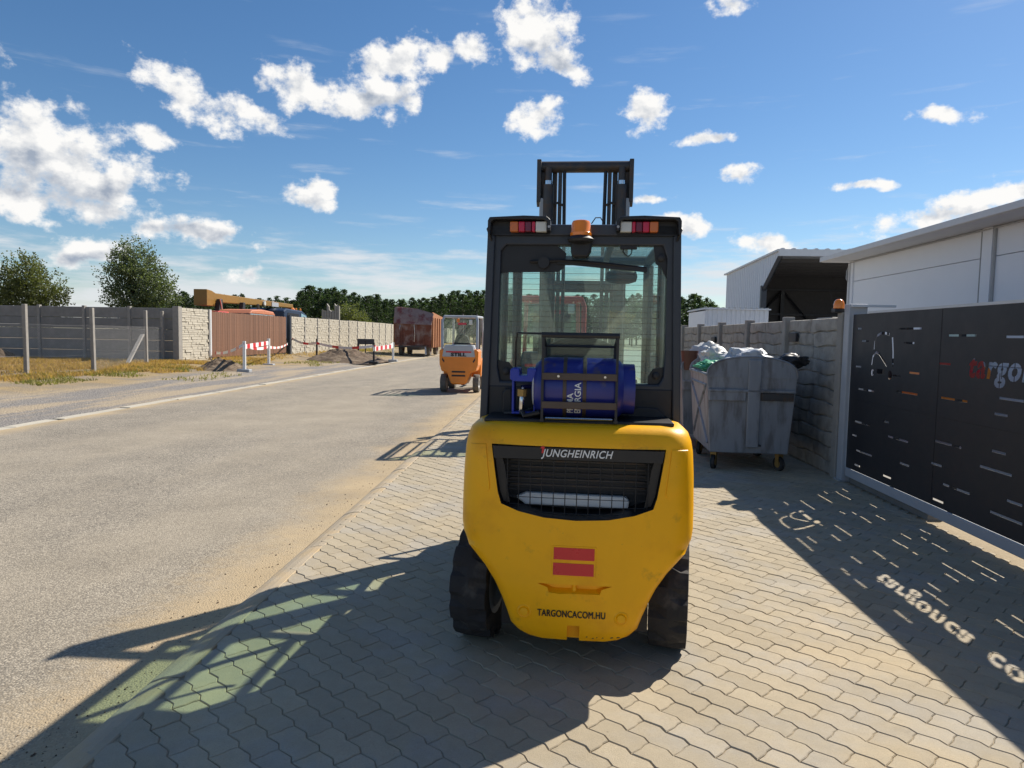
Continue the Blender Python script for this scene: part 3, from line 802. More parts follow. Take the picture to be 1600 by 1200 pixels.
    # a few chips in the paint along the bottom edge
    for i in range(7):
        x = .06+.028*i+random.uniform(-.01, .01); z = .172+random.uniform(-.004, .010); w_ = random.uniform(.006, .02)
        patch('paint_chip', [(x, z), (x+w_, z+.003), (x+w_*.8, z+.008), (x+.003, z+.006)], 'mast_steel', .0012)
    # chassis, hood, side covers
    MB().box2((-.36, -.25, .16), (.36, 1.9, .60)).build('chassis', 'black', F)
    MB().box2((-.30, -.12, .22), (.30, .12, .38)).build('steer_axle', 'black', F, bevel=.02)
    for sg in (-1, 1):
        MB().prism([(.23, .62), (.23, 1.12), (.62, 1.10), (1.35, .78), (1.42, .55), (1.2, .50), (.62, .42), (.40, .50), (.33, .62)], 'x', sg*.36, sg*.555).build('side_cover', 'frame_dark', F, bevel=.015)
        MB().prism([(1.28, .62), (1.38, .74), (1.60, .80), (1.90, .72), (1.96, .60), (1.88, .66), (1.6, .72), (1.4, .66)], 'x', sg*.33, sg*.58).build('front_fender', 'yellow', F, bevel=.01)
    MB().box2((-.355, .2, .60), (.355, 1.0, .98)).build('engine_hood', 'frame_dark', F, bevel=.03)
    MB().box2((-.355, 1.0, .56), (.355, 1.7, .60)).build('floor_plate', 'black', F)
    # wheels
    wheel(F, (-.492, 0, .293), .293, .19, 'rubber', 'grey_paint', R(-8))
    wheel(F, (.492, 0, .293), .293, .19, 'rubber', 'grey_paint', R(-8))
    wheel(F, (-.485, 1.6, .345), .345, .23, 'rubber', 'grey_paint')
    wheel(F, (.485, 1.6, .345), .345, .23, 'rubber', 'grey_paint')
    # ---- cab: rear frame with a real window opening, pillars, roof guard
    def trap(z): return .517-.029*(z-1.13)/1.07
    outer = [(-.517, 1.13), (.517, 1.13), (.490, 2.143), (.475, 2.173), (-.475, 2.173), (-.490, 2.143)]
    hole = [(-.415, 1.36), (.405, 1.36), (.425, 1.40), (.432, 1.52), (.428, 1.998), (.405, 2.068), (-.395, 2.068), (-.422, 2.038), (-.432, 1.44)]
    fr = plate('cab_frame', outer, [hole], .09, 'frame_dark', F, 'xz', .045, bevel=.008)
    # raised outer rim of the rear frame
    for sg in (-1, 1):
        MB().add([(sg*.519, -.022, 1.15), (sg*.478, -.022, 1.15), (sg*.452, -.022, 2.108), (sg*.491, -.022, 2.138), (sg*.519, .0, 1.15), (sg*.478, .0, 1.15), (sg*.452, .0, 2.108), (sg*.491, .0, 2.138)],
                 [(0, 1, 2, 3), (4, 7, 6, 5), (0, 4, 5, 1), (1, 5, 6, 2), (2, 6, 7, 3), (3, 7, 4, 0)]).build('rear_pillar', 'frame_dark', fr, bevel=.006)
    MB().box2((-.49, -.020, 2.113), (.49, 0, 2.168)).build('roof_beam', 'frame_dark', fr, bevel=.006)
    # window: glass, printed black border, hinges, heating wires, wiper
    MB().box2((-.436, .030, 1.352), (.436, .035, 2.073)).build('rear_window', 'cab_glass', fr)
    MB().prism([(-.43, 2.068), (-.13, 2.068), (-.085, 2.028), (-.095, 1.953), (-.125, 1.933), (-.40, 1.928), (-.43, 1.92)], 'y', .022, .029).build('window_border', 'black', fr)
    MB().prism([(.36, 2.068), (.425, 2.068), (.43, 1.90), (.40, 1.963), (.372, 1.978)], 'y', .022, .029).build('window_border', 'black', fr)
    MB().prism([(-.43, 1.36), (-.352, 1.36), (-.352, 1.43), (-.372, 1.458), (-.43, 1.47)], 'y', .022, .029).build('window_border', 'black', fr)
    MB().prism([(.425, 1.36), (.352, 1.36), (.352, 1.40), (.375, 1.44), (.43, 1.45)], 'y', .022, .029).build('window_border', 'black', fr)
    for (x, z) in ((-.387, 1.41), (.392, 1.405), (-.20, 1.963), (.40, 2.008)):
        MB().lathe([(.019, .022), (.019, .008), (.012, .004), (.002, .004)], (x, 0, z), 'y', 14).build('hinge', 'black_plastic', fr, smooth=True)
    hw = MB()
    for i in range(19): hw.box2((-.41, .0285, 1.42+.028*i), (.41, .0295, 1.4216+.028*i))
    hw.build('heating_wires', 'bronze', fr)
    for i in range(4): MB().tube([(.37, .026, 1.70+.075*i), (.398, .026, 1.70+.075*i), (.398, .026, 1.735+.075*i), (.37, .026, 1.735+.075*i)], .0012, 4).build('wire_clip', 'bronze', fr)
    w = MB().tube([(-.27, .008, 1.983), (-.12, .000, 1.99), (.10, .004, 1.976), (.325, .014, 1.953)], .0085, 6).build('wiper', 'black', fr)
    MB().box((.10, .010, 1.963), (.46, .012, .02), (0, R(5), 0)).build('wiper_blade', 'black', w)
    MB().lathe([(.03, -.012), (.03, .02), (.01, .02)], (-.20, .005, 1.978), 'y', 14).build('wiper_motor', 'black', w, smooth=True)
    MB().tube([(.215, .02, 2.073), (.205, .01, 2.038), (.215, .006, 2.023), (.23, .006, 2.013), (.245, .006, 2.023), (.25, .01, 2.043), (.24, .02, 2.073)], .003, 6).build('window_latch', 'black', fr)
    MB().box2((.19, .01, 2.048), (.275, .022, 2.073)).build('latch_plate', 'black', fr, bevel=.004)
    # lower rear panel and top plate round the tank
    MB().box2((-.475, -.006, 1.165), (.475, .004, 1.335)).build('lower_panel', 'black_plastic', fr, bevel=.006)
    MB().prism([(-.40, 1.17), (-.40, 1.30), (-.385, 1.325), (-.35, 1.325), (-.345, 1.17)], 'y', -.03, -.006).build('vent_duct', 'black', fr, bevel=.008)
    MB().prism([(.24, 1.17), (.26, 1.225), (.30, 1.245), (.40, 1.24), (.44, 1.20), (.45, 1.17)], 'y', -.02, -.006).build('panel_rib', 'black_plastic', fr, bevel=.006)
    MB().box2((.33, -.012, 1.262), (.40, -.006, 1.272)).build('panel_slot', 'black', fr)
    MB().box2((-.46, -.27, 1.176), (.455, .0, 1.196)).build('top_plate', 'black', F, bevel=.006)
    # side frames, doors, front pillars, roof
    for sg in (-1, 1):
        MB().prism([(.09, 1.12), (.09, 2.168), (.14, 2.168), (.16, 1.12)], 'x', sg*.452, sg*.50).build('corner_post', 'frame_dark', fr)
        MB().tube([(sg*.495, 1.72, .62), (sg*.49, 1.66, 1.15), (sg*.465, 1.42, 2.108)], .035, 8).build('front_pillar', 'frame_dark', fr, smooth=True)
        MB().tube([(sg*.468, .05, 2.143), (sg*.468, 1.45, 2.143)], .034, 8).build('roof_rail', 'frame_dark', fr, smooth=True)
        MB().tube([(sg*.49, .72, 1.08), (sg*.478, .70, 1.6), (sg*.468, .62, 2.118)], .022, 8).build('door_post', 'frame_dark', fr, smooth=True)
        MB().add([(sg*.483, .16, 1.13), (sg*.483, 1.60, 1.13), (sg*.470, 1.42, 2.108), (sg*.470, .14, 2.108), (sg*.493, .16, 1.13), (sg*.493, 1.60, 1.13), (sg*.466, 1.42, 2.108), (sg*.466, .14, 2.108)],
                 [(0, 1, 2, 3), (4, 7, 6, 5), (0, 4, 5, 1), (1, 5, 6, 2), (2, 6, 7, 3), (3, 7, 4, 0)]).build('side_window', 'side_glass', fr)
        MB().box2((sg*.47, .16, 1.09), (sg*.505, 1.62, 1.15)).build('door_sill', 'frame_dark', fr, bevel=.01)
        MB().tube([(sg*.50, .30, 1.35), (sg*.53, .32, 1.40), (sg*.53, .36, 1.75), (sg*.50, .38, 1.80)], .012, 6).build('grab_handle', 'black', fr)
    MB().tube([(-.468, 1.43, 2.143), (.468, 1.43, 2.143)], .034, 8).build('roof_rail', 'frame_dark', fr, smooth=True)
    for x in (-.16, .16): MB().box2((x-.018, .06, 2.118), (x+.018, 1.42, 2.158)).build('roof_bar', 'frame_dark', fr)
    MB().box2((-.45, .70, 2.162), (.45, 1.42, 2.168)).build('roof_glass', 'side_glass', fr)
    MB().box2((-.455, .05, 2.162), (.455, .695, 2.168)).build('roof_panel', 'frame_dark', fr)
    MB().add([(-.46, 1.46, 2.1), (.46, 1.46, 2.1), (.48, 1.66, 1.2), (-.48, 1.66, 1.2), (-.46, 1.464, 2.1), (.46, 1.464, 2.1), (.48, 1.664, 1.2), (-.48, 1.664, 1.2)], [(0, 1, 2, 3), (7, 6, 5, 4), (0, 4, 5, 1), (1, 5, 6, 2), (2, 6, 7, 3), (3, 7, 4, 0)]).build('windscreen', 'side_glass', fr)
    # rear light brackets
    for sg in (-1, 1):
        br = MB().prism([(sg*.165, 2.128), (sg*.165, 2.183), (sg*.185, 2.2), (sg*.30, 2.204), (sg*.474, 2.196), (sg*.483, 2.178), (sg*.483, 2.108), (sg*.469, 2.108), (sg*.465, 2.173), (sg*.448, 2.184), (sg*.20, 2.184), (sg*.182, 2.173), (sg*.18, 2.128)], 'y', -.085, .03).build('light_bracket', 'black', fr, bevel=.004)
        MB().box2((sg*.17, -.02, 2.113), (sg*.485, .0, 2.183)).build('light_plate', 'black', br)
        segs = [('amber_lens', .330, .372), ('red_lens', .296, .328), ('dark_lens', .262, .294), ('red_lens', .243, .260), ('white_lens', .184, .241)]
        for (mm, a, c) in segs:
            MB().box2((sg*a, -.062, 2.126), (sg*c, -.02, 2.178)).build('tail_lamp', mm, br, bevel=.005)
        MB().tube([(sg*.47, -.05, 2.168), (sg*.485, -.07, 2.138), (sg*.47, -.03, 2.088)], .006, 6).build('lamp_cable', 'black', br)
        MB().lathe([(.007, -.088), (.007, -.08), (.002, -.08)], (sg*.172, 0, 2.148), 'y', 8).build('bolt', 'grey_paint', br)
    # beacon on its bracket
    bb = MB().prism([(-.052, 1.998), (.025, 1.998), (.042, 2.028), (.048, 2.083), (-.06, 2.083), (-.06, 2.028)], 'y', -.075, .0).build('beacon_bracket', 'black', fr, bevel=.012)
    MB().lathe([(.02, 2.063), (.062, 2.073), (.068, 2.086), (.055, 2.096), (.05, 2.106), (.01, 2.106)], (-.012, -.075, 0), 'z', 24).build('beacon_base', 'black_plastic', bb, smooth=True)
    MB().lathe([(.046, 2.1), (.054, 2.103), (.054, 2.118), (.050, 2.123), (.048, 2.163), (.042, 2.176), (.03, 2.18), (.004, 2.181)], (-.012, -.075, 0), 'z', 24).build('beacon', 'beacon', bb, smooth=True)
    MB().tube([(.04, -.05, 2.168), (.06, -.05, 2.198), (.085, -.04, 2.2), (.10, -.03, 2.178)], .003, 6).build('beacon_cable', 'black', bb)
    # interior
    st = MB().box2((-.25, .35, .98), (.25, .85, 1.10)).build('seat', 'seat', F, bevel=.04, seg=3)
    prof = [(-.23, 1.08), (-.245, 1.30), (-.23, 1.45), (-.19, 1.545), (-.12, 1.585), (0, 1.60), (.12, 1.585), (.19, 1.545), (.23, 1.45), (.245, 1.30), (.23, 1.08)]
    MB().prism(prof, 'y', .30, .40).build('backrest', 'seat', st, bevel=.025, seg=3)
    MB().box2((-.36, 1.38, .60), (.36, 1.62, 1.18)).build('dashboard', 'black_plastic', F, bevel=.04)
    sw = MB(); sw.tube([(0.16*math.cos(a), 1.20-.06*math.sin(a), 1.30+.14*math.sin(a)) for a in [2*math.pi*i/24 for i in range(25)]], .014, 6)
    sw.tube([(0, 1.20, 1.30), (0, 1.42, 1.05)], .03, 8); sw.tube([(-.16, 1.2, 1.3), (.16, 1.2, 1.3)], .012, 6)
    sw.build('steering_wheel', 'black', F, smooth=True)
    MB().lathe([(.004, -.11), (.035, -.10), (.05, -.05), (.05, .05), (.035, .10), (.004, .11)], (.27, 1.30, 2.02), 'x', 14).build('cab_mirror', 'black_plastic', F, smooth=True)
    MB().tube([(.36, .95, 1.0), (.38, 1.05, 1.25)], .012, 6).build('lever', 'red_plastic', F)
    # ---- gas tank on its cradle
    tk = MB().lathe([(.02, -.245), (.07, -.24), (.115, -.222), (.14, -.195), (.15, -.16), (.15, .155), (.14, .19), (.115, .215), (.07, .235), (.02, .24)], (0, -.15, 1.345), 'x', 36).build('gas_tank', 'blue_tank', F, smooth=True)
    tk.location.x = .005
    MB().lathe([(.118, .19), (.124, .19), (.124, .262), (.118, .262)], (0, -.15, 1.345), 'x', 30, close=False).build('foot_ring', 'blue_tank', tk, smooth=True)
    MB().lathe([(.098, -.205), (.105, -.215), (.105, -.225), (.09, -.235)], (0, -.15, 1.345), 'x', 30, close=False).build('weld_ring', 'white_lens', tk, smooth=True)
    for x in (-.075, .02): MB().lathe([(.1502, x-.009), (.1525, x-.008), (.1525, x+.008), (.1502, x+.009)], (0, -.15, 1.345), 'x', 36, close=False).build('tank_band', 'bronze', tk, smooth=True)
    gd = MB(); gd.prism([(-.345, 1.385), (-.345, 1.43), (-.335, 1.44), (-.30, 1.44), (-.298, 1.405), (-.262, 1.405), (-.26, 1.44), (-.215, 1.44), (-.215, 1.375), (-.33, 1.375)], 'y', -.235, -.09)
    gd.box2((-.338, -.20, 1.22), (-.326, -.10, 1.38)); gd.box2((-.23, -.20, 1.22), (-.22, -.10, 1.38)); gd.box2((-.338, -.20, 1.21), (-.22, -.10, 1.222))
    gd.build('valve_guard', 'blue_bright', tk, bevel=.004)
    MB().tube([(-.25, -.16, 1.345), (-.285, -.19, 1.345), (-.285, -.21, 1.31), (-.287, -.215, 1.25), (-.29, -.20, 1.215)], .012, 8).build('gas_valve', 'rod', tk, smooth=True)
    MB().lathe([(.018, 1.30), (.024, 1.302), (.024, 1.335), (.018, 1.337)], (-.286, -.21, 0), 'z', 10).build('valve_nut', 'brass', tk)
    MB().tube([(-.29, -.20, 1.24), (-.27, -.24, 1.205), (-.20, -.25, 1.225), (-.18, -.20, 1.24), (-.22, -.12, 1.235), (-.30, -.14, 1.21), (-.38, -.08, 1.20)], .013, 8).build('gas_hose', 'black', tk, smooth=True)
    for k, (body, xx) in enumerate((('PR\u00cdMA', -.052), ('ENERGIA', -.012))):
        me = text_mesh(body, .042, .0006, 0, .0004)
        xs = [v.co.x for v in me.vertices]; x0 = min(xs); ys = [v.co.y for v in me.vertices]; yc = (max(ys)+min(ys))/2
        for v in me.vertices:
            s_ = v.co.x-x0; a = R(-50)+s_/.1512     # wraps up the tank's rear face
            rr = .1512+v.co.z
            v.co = (xx-(v.co.y-yc), -.15-rr*math.cos(a), 1.345+rr*math.sin(a))
        link('lettering', me, 'white_paint', tk)
    cr = MB()
    for x in (-.176, .176):
        cr.box2((x-.006, -.310, 1.19), (x+.006, -.298, 1.60)); cr.box2((x-.009, -.312, 1.19), (x+.009, -.02, 1.203))
    cr.tube([(-.185, -.304, 1.605), (.185, -.304, 1.605)], .013, 8)
    cr.tube([(-.18, -.304, 1.61), (-.305, -.26, 1.612), (-.315, -.22, 1.56), (-.325, -.12, 1.44)], .005, 6)
    cr.tube([(-.176, -.05, 1.55), (.176, -.05, 1.55)], .008, 6); cr.tube([(-.176, -.05, 1.55), (-.176, -.304, 1.60)], .008, 6); cr.tube([(.176, -.05, 1.55), (.176, -.304, 1.60)], .008, 6)
    cr.tube([(-.176, -.05, 1.55), (-.176, -.03, 1.2)], .008, 6); cr.tube([(.176, -.05, 1.55), (.176, -.03, 1.2)], .008, 6)
    cradle = cr.build('tank_cradle', 'black_plastic', F)
    for z in (1.392, 1.255): MB().box2((-.178, -.318, z), (.178, -.310, z+.034)).build('clamp_bar', 'bronze', cradle, bevel=.003)
    for x in (-.10, .12): MB().lathe([(.006, -.324), (.006, -.316), (.001, -.316)], (x, 0, 1.41), 'y', 8).build('bolt', 'rod', cradle)
    MB().tube([(-.16, -.29, 1.205), (.16, -.29, 1.205)], .006, 6).build('cradle_rod', 'rod', cradle)
    # ---- mast
    ms = MB()
    for sg in (-1, 1):
        ms.box2((sg*.255, 1.86, .25), (sg*.335, 2.0, 2.78))        # outer stage
        ms.box2((sg*.215, 1.88, .35), (sg*.252, 1.98, 2.89)); ms.box2((sg*.30, 1.85, 2.2), (sg*.343, 1.95, 2.90))       # inner stage
    mast = ms.build('mast', 'mast_steel', F, bevel=.006)
    for sg in (-1, 1):
        MB().prism([(1.79, 2.95), (1.86, 2.95), (1.95, 2.93), (1.98, 2.66), (1.86, 2.60), (1.80, 2.63)], 'x', sg*.335, sg*.368).build('mast_plate', 'mast_steel', mast, bevel=.004)
        MB().lathe([(.042, .5), (.042, 2.76), (.028, 2.762), (.028, 2.89)], (sg*.28, 1.82, 0), 'z', 16).build('lift_cylinder', 'mast_steel', mast, smooth=True)
        MB().lathe([(.031, 2.758), (.031, 2.79), (.01, 2.79)], (sg*.28, 1.815, 0), 'z', 14).build('cylinder_rod', 'rod', mast, smooth=True)
        ch = MB()
        for i in range(58): ch.box2((sg*.19-.015, 1.85, 1.15+.03*i), (sg*.19+.015, 1.868, 1.179+.03*i))
        ch.build('lift_chain', 'mast_steel', mast)
        MB().tube([(sg*.15, 1.86, 1.0), (sg*.15, 1.85, 2.2), (sg*.158, 1.85, 2.88)], .014, 8).build('hydraulic_hose', 'black', mast, smooth=True)
        MB().tube([(sg*.31, 1.83, 2.60), (sg*.20, 1.84, 2.63), (sg*.145, 1.85, 2.60)], .010, 6).build('hose_guide', 'mast_steel', mast)
        MB().box2((sg*.27, 1.80, 2.44), (sg*.345, 1.90, 2.66)).build('stage_bracket', 'grey_paint', mast, bevel=.01)
        pass
    MB().tube([(-.36, 1.86, 2.905), (.355, 1.86, 2.905)], .043, 14).build('mast_crossbeam', 'mast_steel', mast, smooth=True)
    for z in (.5, 1.25, 1.95): MB().box2((-.26, 1.93, z), (.26, 1.97, z+.09)).build('mast_crossbar', 'mast_steel', mast)
    cg = MB()
    for z in (.25, .62): cg.box2((-.48, 2.05, z), (.48, 2.09, z+.09))
    for x in (-.45, -.27, -.09, .09, .27, .45): cg.box2((x-.012, 2.05, .3), (x+.012, 2.075, 1.25))
    cg.box2((-.46, 2.05, 1.22), (.46, 2.075, 1.26))
    cg.build('load_backrest', 'mast_steel', mast)
    for sg in (-1, 1): MB().prism([(2.09, .70), (2.13, .70), (2.14, .10), (3.2, .075), (3.2, .06), (2.12, .06), (2.09, .10)], 'x', sg*.24-.05, sg*.24+.05).build('fork', 'mast_steel', mast, bevel=.006)
    return F
main_forklift()

# ------------------------------------------------------------------ smaller forklifts standing further on
def small_forklift(loc, rz, label, body, upper, frame, text, tyre_m, mast_h=2.25):
    F = empty('forklift', loc, rz, label, 'forklift', 'forklifts parked along the kerb')
    ol = [(-.50, .62), (-.52, .72), (-.55, .80), (-.56, 1.18), (-.52, 1.24), (.52, 1.24), (.56, 1.18), (.55, .80), (.52, .72), (.50, .62), (.33, .57), (.27, .40), (.22, .28), (.18, .24), (-.18, .24), (-.22, .28), (-.27, .40), (-.33, .57)]
    cw = MB().prism(ol, 'y', -.38, .35).build('counterweight', body, F, bevel=.04, seg=3)
    MB().box2((-.56, .3, .42), (.56, 1.25, .95)).build('body', body, F, bevel=.05)
    MB().prism([(-.47, 1.02), (-.44, 1.22), (-.40, 1.36), (.40, 1.36), (.44, 1.22), (.47, 1.02)], 'y', -.40, .10).build('rear_cover', upper, F, bevel=.03, seg=3)
    MB().box2((-.36, -.408, 1.145), (.36, -.398, 1.185)).build('red_stripe', 'red_plastic', F)
    for z in (.47, .58): MB().box2((-.19, -.392, z), (.19, -.375, z+.045)).build('tow_slot', 'black', cw)
    for sg in (-1, 1):
        MB().prism([(sg*.40, .90), (sg*.47, 1.0), (sg*.47, .93), (sg*.42, .86)], 'y', -.386, -.376).build('warning_mark', 'black', cw)
    if text:
        me = text_mesh(text, .13, .006, 0, .002, .44)
        for v in me.vertices: v.co = (v.co.x, -.412-v.co.z, 1.085+v.co.y)
        link('lettering', me, 'black', F)
    for sg in (-1, 1):
        MB().tube([(sg*.50, -.20, 1.15), (sg*.50, -.18, 2.05), (sg*.46, -.12, 2.16), (sg*.44, 1.35, 2.18)], .038, 8).build('rear_pillar', frame, F, smooth=True)
        MB().tube([(sg*.44, 1.35, 2.18), (sg*.47, 1.50, 1.2), (sg*.47, 1.52, .6)], .034, 8).build('front_pillar', frame, F, smooth=True)
        wheel(F, (sg*.47, 0, .26), .26, .17, tyre_m, 'grey_paint', 0, 32)
        wheel(F, (sg*.47, 1.4, .30), .30, .2, tyre_m, 'grey_paint', 0, 32)
    MB().tube([(-.46, -.14, 2.16), (.46, -.14, 2.16)], .04, 8).build('roof_rail', frame, F, smooth=True)
    MB().tube([(-.44, 1.35, 2.18), (.44, 1.35, 2.18)], .035, 8).build('roof_rail', frame, F, smooth=True)
    for i in range(5): MB().box2((-.36+.18*i-.012, -.12, 2.16), (-.36+.18*i+.012, 1.35, 2.19)).build('roof_bar', frame, F)
    MB().box2((-.45, -.17, 1.42), (.45, -.164, 2.10)).build('rear_window', 'side_glass', F)
    st = MB().box2((-.24, .25, .95), (.24, .75, 1.08)).build('seat', 'seat', F, bevel=.04)
    MB().prism([(-.22, 1.05), (-.24, 1.4), (-.17, 1.62), (.0, 1.68), (.17, 1.62), (.24, 1.4), (.22, 1.05)], 'y', .18, .30).build('backrest', 'seat', st, bevel=.04)
    MB().box2((-.36, 1.15, .5), (.36, 1.45, 1.2)).build('dashboard', 'black_plastic', F, bevel=.04)
    MB().tube([(.15*math.cos(a), 1.05-.05*math.sin(a), 1.32+.13*math.sin(a)) for a in [2*math.pi*i/20 for i in range(21)]], .014, 6).build('steering_wheel', 'black', F)
    MB().lathe([(.045, 2.0), (.045, 2.09), (.03, 2.11), (.004, 2.11)], (-.05, -.22, 0), 'z', 14).build('beacon', 'beacon', F, smooth=True)
    MB().box2((-.06, -.2, 1.93), (.18, -.18, 1.99)).build('rear_lamp', 'red_lens', F)
    MB().box2((.26, -.24, 1.93), (.36, -.2, 2.08)).build('work_lamp', 'white_lens', F, bevel=.02)
    ms = MB()
    for sg in (-1, 1):
        ms.box2((sg*.25, 1.72, .1), (sg*.33, 1.86, mast_h)); ms.box2((sg*.20, 1.74, .2), (sg*.245, 1.84, mast_h+.05))
        ms.tube([(sg*.15, 1.72, .4), (sg*.15, 1.72, mast_h)], .02, 6)
    ms.box2((-.33, 1.74, mast_h-.1), (.33, 1.84, mast_h)); ms.box2((-.3, 1.76, 1.2), (.3, 1.84, 1.3))
    mast = ms.build('mast', 'mast_steel', F)
    for sg in (-1, 1): MB().prism([(1.9, .6), (1.94, .6), (1.95, .1), (3.0, .075), (3.0, .06), (1.9, .06)], 'x', sg*.22-.05, sg*.22+.05).build('fork', 'mast_steel', mast)
    return F
small_forklift((-2.52, 19.8, -0.06), R(-1.5), 'orange and grey forklift with red stripe standing at the road edge further on', 'orange', 'grey_light', 'grey_light', 'STILL', 'rubber_dusty')
small_forklift((0.02, 10.6, 0.0), R(-1), 'red forklift seen through the cab windows of the yellow one', 'red_paint', 'frame_dark', 'red_paint', None, 'rubber', 2.2)
small_forklift((6.77, 12.2, -0.02), R(0), 'orange forklift in the yard, glimpsed through the cut-outs of the black gate', 'orange', 'red_paint', 'grey_light', None, 'rubber', 2.1)

# ------------------------------------------------------------------ right side: sliding gate, wall, bins, buildings
GX = 3.42
def make_gate():
    G = empty('sliding_gate', (GX, 7.9, 0), 0, 'black sheet metal sliding gate with cut-out lettering and slots', 'gate')
    Y0, Y1, Z0, Z1 = 7.98, 1.2, 0.175, 1.90
    holes = []
    slots = [(103, 95, 132, 97), (133, 150, 165, 152), (303, 95, 400, 96), (322, 158, 368, 161), (98, 263, 130, 266), (345, 292, 390, 296), (118, 365, 188, 374), (288, 375, 382, 390), (480, 250, 530, 256), (522, 125, 645, 127),
             (680, 167, 738, 168), (778, 132, 857, 133), (487, 403, 605, 422), (747, 405, 857, 420), (725, 475, 785, 485), (103, 510, 172, 526), (230, 508, 255, 513), (83, 568, 110, 573), (250, 575, 340, 602), (460, 597, 578, 626),
             (108, 638, 178, 663), (713, 640, 777, 655), (443, 696, 490, 708), (303, 693, 345, 710), (660, 708, 803, 752), (100, 702, 125, 710), (228, 750, 265, 765), (495, 790, 615, 832), (450, 853, 497, 875), (780, 862, 850, 885), (705, 912, 850, 968)]
    rects = []
    for (a, b, c, d) in slots:
        k = 300/857
        p = on_x(1300+a*k, 480+b*k, GX-.01); q = on_x(1300+c*k, 480+d*k, GX-.01)
        z = (p.z+q.z)/2
        rects.append((min(p.y, q.y), max(p.y, q.y), z))
    rnd = random.Random(5)
    for i in range(60):       # the same slots go on along the rest of the gate
        y = rnd.uniform(1.35, 4.9); z = rnd.uniform(.3, 1.8); l = rnd.choice((.12, .2, .35, .5))
        if 1.22 < z < 1.62 and y+l > 3.3: continue
        if all(y > b+.06 or y+l < a-.06 or abs(z-zz) > .07 for (a, b, zz) in rects) and y+l < 4.85: rects.append((y, y+l, z))
    for (a, b, z) in rects:
        h = .009
        b = min(b, Y0-.12)
        if Z0+.03 < z < Z1-.03 and b-a > .03: holes.append([(a, z-h), (b, z-h), (b, z+h), (a, z+h)])
    # lettering runs towards the camera: mirror in y
    import numpy as np
    WY0, WY1, WZ0_, WZ1_ = 4.02, 5.90, 1.235, 1.60
    tx0 = 5.80
    w1 = text_outlines('targonca', .262, 0, .20); lw = max(p[0] for q in w1 for p in q)
    w2 = [[(p[0]+lw+.15, p[1]) for p in q] for q in text_outlines('com', .262, 0, .20)]
    polys = [[(tx0-p[0], 1.335+p[1]) for p in q] for q in w1+w2]
    area = lambda P: sum(a_[0]*b_[1]-b_[0]*a_[1] for a_, b_ in zip(P, P[1:]+P[:1]))/2
    big = max(polys, key=lambda P: abs(area(P))); so = math.copysign(1, area(big))
    px = .003
    gy = np.arange(WY0+px/2, WY1, px); gz = np.arange(WZ0_+px/2, WZ1_, px)
    YY, ZZ = np.meshgrid(gy, gz); inside = np.zeros(YY.shape, bool); near = np.zeros(YY.shape, bool)
    for P in polys:
        for (a0, b0), (a1, b1) in zip(P, P[1:]+P[:1]):
            if b0 != b1:
                cr = ((b0 > ZZ) != (b1 > ZZ)) & (YY < (a1-a0)*(ZZ-b0)/(b1-b0)+a0)
                inside ^= cr
            dx, dz = a1-a0, b1-b0; l2 = dx*dx+dz*dz
            if l2 < 1e-12: continue
            t_ = np.clip(((YY-a0)*dx+(ZZ-b0)*dz)/l2, 0, 1)
            near |= ((YY-a0-t_*dx)**2+(ZZ-b0-t_*dz)**2) < .0085**2
    cut = inside | near
    for P in polys:          # bridges that hold the centres of closed letters
        if area(P)*so < 0:
            c_ = sum(p[0] for p in P)/len(P); z0_ = min(p[1] for p in P); z1_ = max(p[1] for p in P)
            cut &= ~((abs(YY-c_) < .0045) & (ZZ > z0_-.05) & (ZZ < z1_+.05))
    lp = MB()
    for r_ in range(cut.shape[0]):
        row = cut[r_]; k0 = 0; n_ = len(row)
        while k0 < n_:
            if row[k0]: k0 += 1; continue
            k1 = k0
            while k1 < n_ and not row[k1]: k1 += 1
            y0_ = WY0+k0*px-7.9; y1_ = WY0+k1*px-7.9; z0_ = WZ0_+r_*px; z1_ = z0_+px
            lp.add([(-.0115, y0_, z0_), (-.0115, y1_, z0_), (-.0115, y1_, z1_), (-.0115, y0_, z1_)], [(0, 1, 2, 3)])
            k0 = k1
    lp.build('lettering_panel', 'gate_black', G)
    holes[:] = [h for h in holes if not (h[0][0] < WY1+.02 and h[1][0] > WY0-.02 and WZ0_-.02 < h[0][1] < WZ1_+.02)]
    holes.append([(WY0, WZ0_), (WY1, WZ0_), (WY1, WZ1_), (WY0, WZ1_)])
    # pictogram of a forklift: bands of real width
    def band(pts, w):
        pts = [Vector(p) for p in pts]; l = []; r = []
        for i, p in enumerate(pts):
            t = (pts[min(i+1, len(pts)-1)]-pts[max(i-1, 0)]).normalized(); n = Vector((-t.y, t.x))*w/2
            l.append(p+n); r.append(p-n)
        holes.append([tuple(q) for q in l+r[::-1]])
    def pp(u, v):
        p = on_x(u, v, GX-.01); return (p.y, p.z)
    band([pp(1366, 546), pp(1367, 534), pp(1370, 525), pp(1376, 521), pp(1384, 520.5), pp(1390, 522.5)], .026)
    band([pp(1394.5, 527), pp(1395.5, 550), pp(1395, 573)], .03)
    band([pp(1362, 570), pp(1364, 557), pp(1369, 550.5), pp(1374, 553), pp(1380, 562), pp(1386, 572)], .024)
    band([pp(1370, 580), pp(1383, 581)], .05)
    def disc(c, r): holes.append([(c[0]+r*math.cos(2*math.pi*i/18), c[1]+r*math.sin(2*math.pi*i/18)) for i in range(18)])
    c1 = pp(1363.5, 582); c2 = pp(1390.5, 586)
    disc(c1, .036); disc(c2, .045)
    band([pp(1395.5, 586.5), pp(1407, 588)], .016)
    holes_l = [[(y-7.9, z) for (y, z) in h] for h in holes]
    outer = [(Y1-7.9, Z0), (Y0-7.9, Z0), (Y0-7.9, Z1), (Y1-7.9, Z1)]
